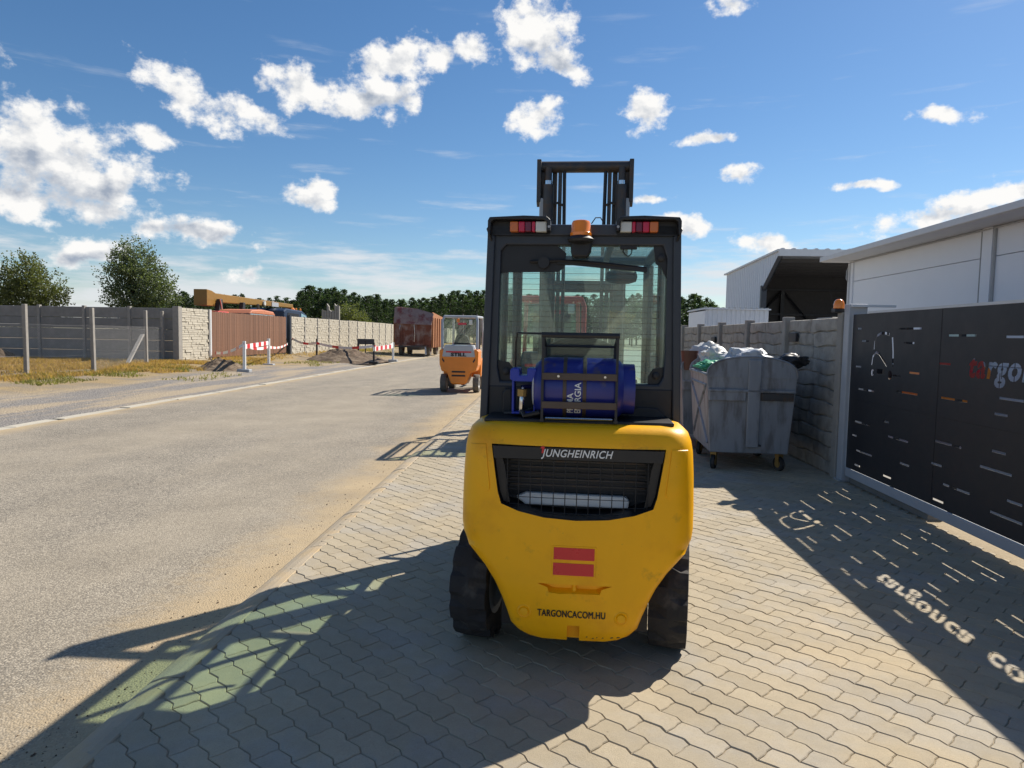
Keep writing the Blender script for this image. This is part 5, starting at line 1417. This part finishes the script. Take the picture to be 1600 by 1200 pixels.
P5 = barrier_post(560, 556, 537, 'black', 'barrier_post', 'short black post right of the larger soil heap', .05, False, .12)
P6 = barrier_post(584, 567, 535, 'black', 'barrier_post', 'black barrier post on a dark foot under the dark sign board', .05, True, .05)
P7 = barrier_post(614, 564, 535, 'white_paint', 'barrier_post', 'white barrier post nearest the rusty trailer', .055, True, .05)
def board(a, b, za, zb, label, hgt=.17):
    o = empty('barrier_board', a, 0, label, 'barrier board', 'striped boards of the roadworks barrier')
    d = b-a; n = 9
    for i in range(n):
        p = d*(i/n); q = d*((i+1)/n); dz0 = za+(zb-za)*i/n; dz1 = za+(zb-za)*(i+1)/n; s_ = .06
        nrm = Vector((d.y, -d.x, 0)).normalized()*-.02
        vs = [p+Vector((0, 0, dz0)), q+Vector((0, 0, dz1)), q+Vector((0, 0, dz1+hgt)), p+Vector((0, 0, dz0+hgt))]
        MB().add([v-nrm-Vector((0, .07, 0)) for v in vs]+[v+nrm-Vector((0, .07, 0)) for v in vs], [(0, 1, 2, 3), (7, 6, 5, 4), (0, 4, 5, 1), (1, 5, 6, 2), (2, 6, 7, 3), (3, 7, 4, 0)]).build('stripe', 'white_paint' if i % 2 == 0 else 'red_plastic', o)
board(P1[0], P2[0], P1[1]-.30, P2[1]-.28, 'red and white striped board between the two white posts by the gate')
board(P6[0], P7[0], P6[1]-.45, P7[1]-.32, 'red and white striped board below the dark sign near the trailer', .22)
def tape(pts, label, w=.075, sag=.12):
    o = empty('barrier_tape', pts[0], 0, label, 'tape', 'red and white barrier tape'); org = pts[0]
    idx = 0
    for a, b in zip(pts, pts[1:]):
        L_ = (b-a).length; n = max(4, int(L_/.32)); prev = None
        for i in range(n+1):
            t = i/n; p = a.lerp(b, t)-Vector((0, 0, sag*4*t*(1-t)))-org
            tw = math.sin(t*7+idx)*.5; q = (p+Vector((0, .3*tw*w, w*math.cos(tw)/1)), p-Vector((0, .3*tw*w, w*math.cos(tw))))
            if prev and True:
                mm = 'red_plastic' if (i//2) % 3 == 0 else 'white_paint'
                e = Vector((.004, -.004, 0))
                MB().add([prev[0], q[0], q[1], prev[1], prev[0]+e, q[0]+e, q[1]+e, prev[1]+e], [(0, 1, 2, 3), (7, 6, 5, 4), (0, 4, 5, 1), (2, 6, 7, 3)]).build('tape_strip', mm, o)
            prev = q
        idx += 1
def top(P, dz=0): return P[0]+Vector((0, -.06, P[1]+dz))
g0 = at(321, 551, 31.2); g0.x = WX+.12; gend = at(440, 537, 40.1); gend.x = WX+.12
tape([g0, top(P1, -.12), top(P2, -.36), gend], 'barrier tape strung from the slatted gate across the two white posts', .06)
tape([top(P3, -.05), top(P4, -.25), top(P6, -.18), top(P7, -.05)], 'long barrier tape strung past the larger soil heap to the trailer', .07, .18)
b5 = P5[0]; sg_ = empty('sign_board', b5+Vector((0, .1, 0)), 0, 'dark sign board seen from behind above the barrier', 'sign')
zc = at(575, 533.5, b5.y).z-b5.z
MB().box2((-.1, -.02, zc-.19), (1.0, .02, zc+.16)).build('board', 'frame_dark', sg_, bevel=.03); MB().box2((.4, -.04, -.1), (.46, -.02, zc)).build('stake', 'black', sg_)

# rusty tipping trailer
def trailer():
    c = gpt(645, 556, 0.0)
    T = empty('rusty_trailer', (c.x, c.y, 0), R(0), 'rusty high-sided tipping trailer standing on the verge', 'trailer')
    k = 1.0; w = 1.28
    MB().add([(-w, 0, .75), (w, 0, .75), (w*1.06, -.10, 2.35), (-w*1.06, -.10, 2.35), (-w, .12, .75), (w, .12, .75), (w*1.06, .02, 2.35), (-w*1.06, .02, 2.35)],
             [(0, 1, 2, 3), (7, 6, 5, 4), (0, 4, 5, 1), (1, 5, 6, 2), (2, 6, 7, 3), (3, 7, 4, 0)]).build('tailgate', 'rust', T)
    MB().add([(-w*1.05, -.22, 2.30), (w*1.06, -.26, 2.22), (w*1.12, .25, 3.05), (w*.2, .28, 3.38), (-w*.95, .30, 3.52), (-w*1.08, .2, 3.42), (-w*1.05, -.16, 2.30), (w*1.06, -.20, 2.22), (w*1.12, .31, 3.05), (w*.2, .34, 3.38), (-w*.95, .36, 3.52), (-w*1.08, .26, 3.42)],
             [(0, 1, 2, 3, 4, 5), (11, 10, 9, 8, 7, 6)]+[(i, 6+i, 6+(i+1) % 6, (i+1) % 6) for i in range(6)]).build('upper_flap', 'rust_grey', T)
    for sg in (-1, 1):
        sd = MB().prism([(.1, .62), (0.0, 2.35), (.3, 3.15), (5.2, 2.9), (5.2, .62)], 'x', sg*w*1.02, sg*(w*1.02+.06)).build('side_wall', 'rust_orange', T)
        for y in (.2, 1.2, 2.2, 3.2, 4.2, 5.1): MB().box2((sg*w*1.03, y-.05, .6), (sg*(w*1.02+.14), y+.05, 2.75)).build('side_rib', 'rust_orange', sd)
    MB().box2((-w, 5.1, .62), (w, 5.2, 2.9)).build('front_wall', 'rust', T); MB().box2((-w, .1, .62), (w, 5.2, .72)).build('floor', 'rust', T)
    for x in (-w*.62, 0, w*.62): MB().box2((x-.05, -.10, .8), (x+.05, -.02, 2.2)).build('tailgate_rib', 'rust', T)
    MB().box2((-w*.8, -.16, .60), (w*.8, -.06, .74)).build('bumper', 'mast_steel', T)
    MB().box2((-.45, .1, .42), (.45, 6.4, .62)).build('chassis', 'mast_steel', T)
    for sx in (-1, 1):
        for y in (.9, 3.9): wheel(T, (sx*1.0, y, .46), .46, .28, 'rubber_dusty', 'rust', 0, 28)
    MB().tube([(w*.72, -.12, .66), (w*.76, -.2, .1)], .06, 6).build('support_leg', 'grey_light', T)
    MB().tube([(-w*.7, -.13, 2.2), (-w*.73, -.16, 1.9)], .015, 5).build('chain', 'rod', T)
    MB().tube([(.1, -.13, 2.25), (.16, -.14, 1.6), (.12, -.15, 1.0)], .015, 5).build('chain', 'rod', T)
trailer()

# vehicles behind the slatted gate
def crane_truck():
    C = empty('crane_truck', (-18.3, 36, -.03), 0, 'truck crane with long yellow boom and dark blue cab behind the slatted gate', 'truck')
    bm_ = MB()
    bm_.add([(-.3, -.4, 3.12), (.3, -.4, 3.12), (.3, 12.0, 3.28), (-.3, 12.0, 3.28), (-.3, -.4, 3.62), (.3, -.4, 3.62), (.3, 12.0, 3.52), (-.3, 12.0, 3.52)],
            [(0, 3, 2, 1), (4, 5, 6, 7), (0, 1, 5, 4), (1, 2, 6, 5), (2, 3, 7, 6), (3, 0, 4, 7)])
    boom = bm_.build('boom', 'crane_yellow', C, bevel=.03)
    MB().prism([(-.44, 2.9), (.5, 2.9), (.5, 3.62), (.1, 3.72), (-.44, 3.76)], 'x', -.36, .36).build('boom_base', 'crane_yellow', boom, bevel=.03)
    MB().box2((.3, 8.2, 3.22), (.33, 9.3, 3.5)).build('boom_plate', 'grey_paint', boom)
    MB().tube([(.32, 6.9, 3.36), (.42, 6.9, 3.36)], .14, 14).build('boom_sheave', 'white_lens', boom)
    MB().tube([(0, 12.0, 3.3), (0, 13.2, 3.1)], .2, 8, .08).build('boom_head', 'orange', boom)
    for (y, h) in ((.7, 3.3), (3.5, 3.25)): MB().prism([(y-.25, .9), (y-.3, h-.6), (y-.1, h), (y+.15, h), (y+.25, .9)], 'x', .35, .6).build('lift_ram', 'black_plastic', C, bevel=.03)
    MB().tube([(.62, .5, 3.3), (.62, .95, 2.0)], .04, 8).build('ram_rod', 'rod', C)
    MB().tube([(.5, 5.6, 3.25), (.5, 5.7, 2.4)], .09, 8).build('boom_rest', 'mast_steel', C)
    MB().box2((-1.1, -.8, .8), (1.1, 12.4, 1.1)).build('chassis', 'mast_steel', C)
    MB().box2((-1.15, -.9, 1.1), (1.2, 2.4, 2.62)).build('turntable', 'red_paint', C, bevel=.08)
    MB().box2((-1.15, 2.6, 1.1), (1.15, 7.6, 1.9)).build('deck', 'mast_steel', C)
    cab = MB().prism([(8.0, 1.1), (8.0, 2.95), (8.4, 3.12), (11.3, 3.05), (12.3, 2.75), (12.6, 1.9), (12.6, 1.1)], 'x', -1.2, 1.2).build('cab', 'cab_blue', C, bevel=.08)
    MB().prism([(11.05, 2.05), (11.05, 2.88), (12.0, 2.72), (12.3, 2.05)], 'x', 1.19, 1.225).build('side_window', 'cab_pale', cab); MB().prism([(10.9, 1.2), (10.9, 2.03), (12.35, 2.03), (12.5, 1.2)], 'x', 1.19, 1.222).build('door', 'cab_pale', cab)
    MB().prism([(8.6, 2.2), (8.6, 2.85), (10.6, 2.80), (10.6, 2.2)], 'x', 1.19, 1.22).build('side_window', 'black', cab)
    for y in (12.0, 11.2): MB().lathe([(.07, 3.05), (.07, 3.2), (.02, 3.24)], (.8, y, 0), 'z', 10).build('beacon', 'beacon', cab)
    for y in (.5, 2.0, 9.6, 11.2):
        for sx in (-1, 1): wheel(C, (sx*1.0, y, .5), .5, .3, 'rubber', 'grey_paint', 0, 24)
crane_truck()
def van():
    V = empty('parked_van', (-16.9, 36.2, .22), 0, 'van with faded orange roof just showing above the slatted gate', 'van')
    b = MB().prism([(0, .35), (0, 2.0), (.2, 2.35), (3.4, 2.35), (3.9, 1.9), (4.6, 1.5), (4.7, .35)], 'x', -.95, .95).build('body', 'cab_pale', V, bevel=.08)
    MB().prism([(.02, 2.28), (.3, 2.48), (1.6, 2.56), (3.2, 2.48), (3.55, 2.25)], 'x', -.97, .97).build('roof', 'cab_orange', b, bevel=.06)
    for y in (.9, 3.8):
        for sx in (-1, 1): wheel(V, (sx*.85, y, .33), .33, .2, 'rubber', 'grey_paint', 0, 24)
    MB().prism([(.5, 1.4), (.5, 2.05), (3.2, 2.05), (3.6, 1.4)], 'x', .94, .965).build('side_window', 'black', b)
van()
def post_stack():
    p = at(517, 492, 66)
    o = empty('concrete_stub_row', (p.x, 66, .2), 0, 'row of broken upright concrete posts showing above the pale wall', 'posts')
    rnd = random.Random(4)
    for i in range(7):
        x = -.75+.25*i; h = 3.7+rnd.uniform(-.35, .5)
        MB().add([(x-.11, -.12, 0), (x+.11, -.12, 0), (x+.11, .12, 0), (x-.11, .12, 0), (x-.11, -.12, h), (x+.10, -.12, h-rnd.uniform(0, .4)), (x+.10, .12, h-rnd.uniform(.1, .3)), (x-.11, .12, h)],
                 [(3, 2, 1, 0), (4, 5, 6, 7), (0, 1, 5, 4), (1, 2, 6, 5), (2, 3, 7, 6), (3, 0, 4, 7)]).build('stub', 'concrete_post', o)
post_stack()

# ------------------------------------------------------------------ trees
def leaf_tree(name, loc, label, m, h, lobes, nleaf, size, lean=(0, 0), seed=1, narrow=.35, up=.5, cat='tree'):
    """lobes: (x, y, z, rx, ry, rz) ellipsoids filled with small leaf faces gathered in twigs"""
    rnd = random.Random(seed); T = empty(name, loc, 0, label, cat)
    tr = MB(); tr.tube([(0, 0, -.3), (lean[0]*.3, lean[1]*.3, h*.3), (lean[0]*.8, lean[1]*.8, h*.7)], h*.028, 8, h*.008)
    for (x, y, z, rx, ry, rz) in lobes: tr.tube([(lean[0]*.2, lean[1]*.2, h*.2), (x*.5, y*.5, z*.65), (x, y, z)], h*.011, 6, h*.003)
    tr.build('trunk', 'bark', T, smooth=True)
    vs = []; fs = []; vol = [l[3]*l[4]*l[5] for l in lobes]
    ntw = nleaf//14
    for t in range(ntw):
        (x, y, z, rx, ry, rz) = rnd.choices(lobes, vol)[0]
        v = Vector((rnd.gauss(0, 1), rnd.gauss(0, 1), rnd.gauss(0, 1))).normalized(); q = rnd.random()**.42
        p = Vector((x+v.x*rx*q, y+v.y*ry*q, z+v.z*rz*q))
        if mnoise.noise(p*1.1+Vector((seed*3, 0, 0))) < -.22: continue
        out = (v*.8+Vector((lean[0]*.25, lean[1]*.25, up))+Vector((rnd.gauss(0, .3), rnd.gauss(0, .3), rnd.gauss(0, .3)))).normalized()
        ln = size*rnd.uniform(3, 6)
        for k in range(14):
            s_ = p+out*ln*(k/13)+Vector((rnd.gauss(0, .5), rnd.gauss(0, .5), rnd.gauss(0, .5)))*size
            d = (out+Vector((rnd.gauss(0, .7), rnd.gauss(0, .7), rnd.gauss(0, .7)))).normalized()
            w_ = d.cross(Vector((rnd.gauss(0, 1), rnd.gauss(0, 1), rnd.gauss(0, 1)))).normalized()*size*narrow
            o = len(vs); sz = size*rnd.uniform(.6, 1.25)
            vs += [s_, s_+d*sz*.5+w_, s_+d*sz, s_+d*sz*.5-w_]; fs.append((o, o+1, o+2, o+3))
    me = bpy.data.meshes.new('crown'); me.from_pydata(vs, [], fs)
    link('crown', me, m, T)
    return T
p = at(214, 470, 42)
leaf_tree('willow_tree', (p.x, 42, .2), 'grey-green wind-bent tree standing alone behind the wall corner', 'leaf_grey', 6.9,
          [(-.3, 0, 5.2, 1.05, 1.2, 1.0), (-.2, 0, 6.2, .7, .8, .75), (-1.0, 0, 4.5, 1.1, 1.1, .65), (.7, 0, 4.1, 1.35, 1.3, 1.25), (.4, 0, 5.0, 1.1, 1.1, .9), (-.1, 0, 3.2, 1.6, 1.4, 1.1), (1.5, 0, 3.2, .9, 1.0, .9), (-1.5, 0, 4.75, .55, .6, .25), (.2, 0, 2.0, 1.7, 1.5, .9)], 26000, .13, (-.5, 0), 3)
p = at(40, 470, 40)
leaf_tree('broad_tree', (p.x, 40, .2), 'broad olive-green tree behind the grey wall at the left edge', 'leaf_olive', 5.6,
          [(0, 0, 4.6, .8, 1.0, .75), (-.9, 0, 3.9, 1.1, 1.1, .85), (.8, 0, 4.0, 1.1, 1.1, .9), (1.5, 0, 3.2, .85, 1, .75), (-1.6, 0, 3.2, 1.1, 1, .8), (0, 0, 3.0, 1.7, 1.4, 1.0), (.2, 0, 2.0, 2.0, 1.5, .8), (.1, 0, 5.2, .28, .3, .35)], 24000, .13, (0, 0), 6)
def pine_meshes():
    res = []
    for k in range(4):
        rnd = random.Random(40+k); h = 10.0; vs = []; fs = []
        layers = 24; lop = rnd.random()*6.28
        for i in range(layers):
            t = i/(layers-1); z = h*(.16+.82*t); R_ = (2.5*(1-t**2.4)**.8*(.6+.6*rnd.random())+.25)*(.75+.25*min(1, t*4))
            nb = 9 if t < .85 else 6
            for b in range(nb):
                a = rnd.random()*6.28; l = R_*rnd.uniform(.55, 1.15)*(1+.25*math.cos(a-lop)); tip = Vector((math.cos(a)*l, math.sin(a)*l, z+l*.25*rnd.uniform(-.5, 1.6)))
                base = Vector((0, 0, z-.1))
                for q in range(11):
                    s_ = base.lerp(tip, .35+.65*rnd.random())+Vector((rnd.gauss(0, .17), rnd.gauss(0, .17), rnd.gauss(0, .14)))
                    d = Vector((rnd.gauss(0, 1)+math.cos(a)*.7, rnd.gauss(0, 1)+math.sin(a)*.7, rnd.gauss(.5, .6))).normalized()*rnd.uniform(.22, .45)
                    w_ = d.cross(Vector((rnd.gauss(0, 1), rnd.gauss(0, 1), rnd.gauss(0, 1)))).normalized()*rnd.uniform(.07, .15)
                    o = len(vs); vs += [s_-d*.5, s_+w_, s_+d*.5, s_-w_]; fs.append((o, o+1, o+2, o+3))
        me = bpy.data.meshes.new('crown'); me.from_pydata(vs, [], fs); me.materials.append(MATS['needle'])
        tm = MB().tube([(0, 0, -.5), (.05, 0, h*.5), (0, 0, h*.93)], .17, 7, .04).build('trunk', 'bark')
        tme = tm.data; bpy.data.objects.remove(tm)
        res.append((me, tme))
    return res
def forest():
    pm = pine_meshes(); rnd = random.Random(77)
    # treetop line of the photograph: (u, v) for tops; trees stand on real ground 105 to 190 m away
    prof = [(230, 462), (300, 456), (345, 456), (400, 464), (440, 463), (462, 462), (475, 448), (505, 447), (530, 453), (560, 456), (590, 459), (618, 468), (640, 463), (665, 466), (690, 456), (720, 455), (755, 455), (800, 458), (860, 464), (920, 458), (980, 462), (1040, 458), (1075, 460), (1100, 463), (1118, 478), (1160, 492), (1300, 490)]
    sides = []
    spots = []
    u = 225
    while u < 1290:
        spots.append((u+rnd.uniform(-3, 3), 0)); u += 13 if u < 800 else 15
    u = 235
    while u < 1150:
        spots.append((u+rnd.uniform(-5, 5), 1)); u += 17
    u = 465
    while u < 770:
        spots.append((u+rnd.uniform(-4, 4), -1)); u += 15
    # the wood goes on outside the frame
    for i in range(14): spots.append((-60-40*i, 0))
    nouns = ('dark pine', 'bushy pine', 'slender pine', 'ragged pine')
    spots.sort()
    for i, (u, row) in enumerate(spots):
        Y = {0: 135, 1: 165, -1: 112}[row]+rnd.uniform(-8, 8)
        v = lerp_table(prof, u)+rnd.uniform(-3, 7)+(5 if row == -1 else 0)
        t = at(u, v, Y); h = max(5.0, t.z-.2); k = rnd.randrange(4)
        T = empty('pine_tree', (t.x, Y, .1), rnd.random()*6.28, None, None)
        T.scale = (h/10*rnd.uniform(.95, 1.4),)*2+(h/10,)
        tag(T, 'dark green pine in the wood beyond the end of the road', 'tree', 'pines of the distant wood')
        link('crown', pm[k][0], None, T); link('trunk', pm[k][1], 'bark', T)
forest()
# low young growth in front of the wood
p = at(545, 482, 96)
leaf_tree('bush', (p.x, 96, .2), 'light green bush in front of the pines above the pale wall', 'leaf_olive', 4.6, [(0, 0, 3.4, 1.6, 1.4, 1.1), (-1.4, 0, 2.6, 1.4, 1.4, 1.0), (1.3, 0, 2.4, 1.3, 1.3, 1.0)], 5000, .25, (0, 0), 12)
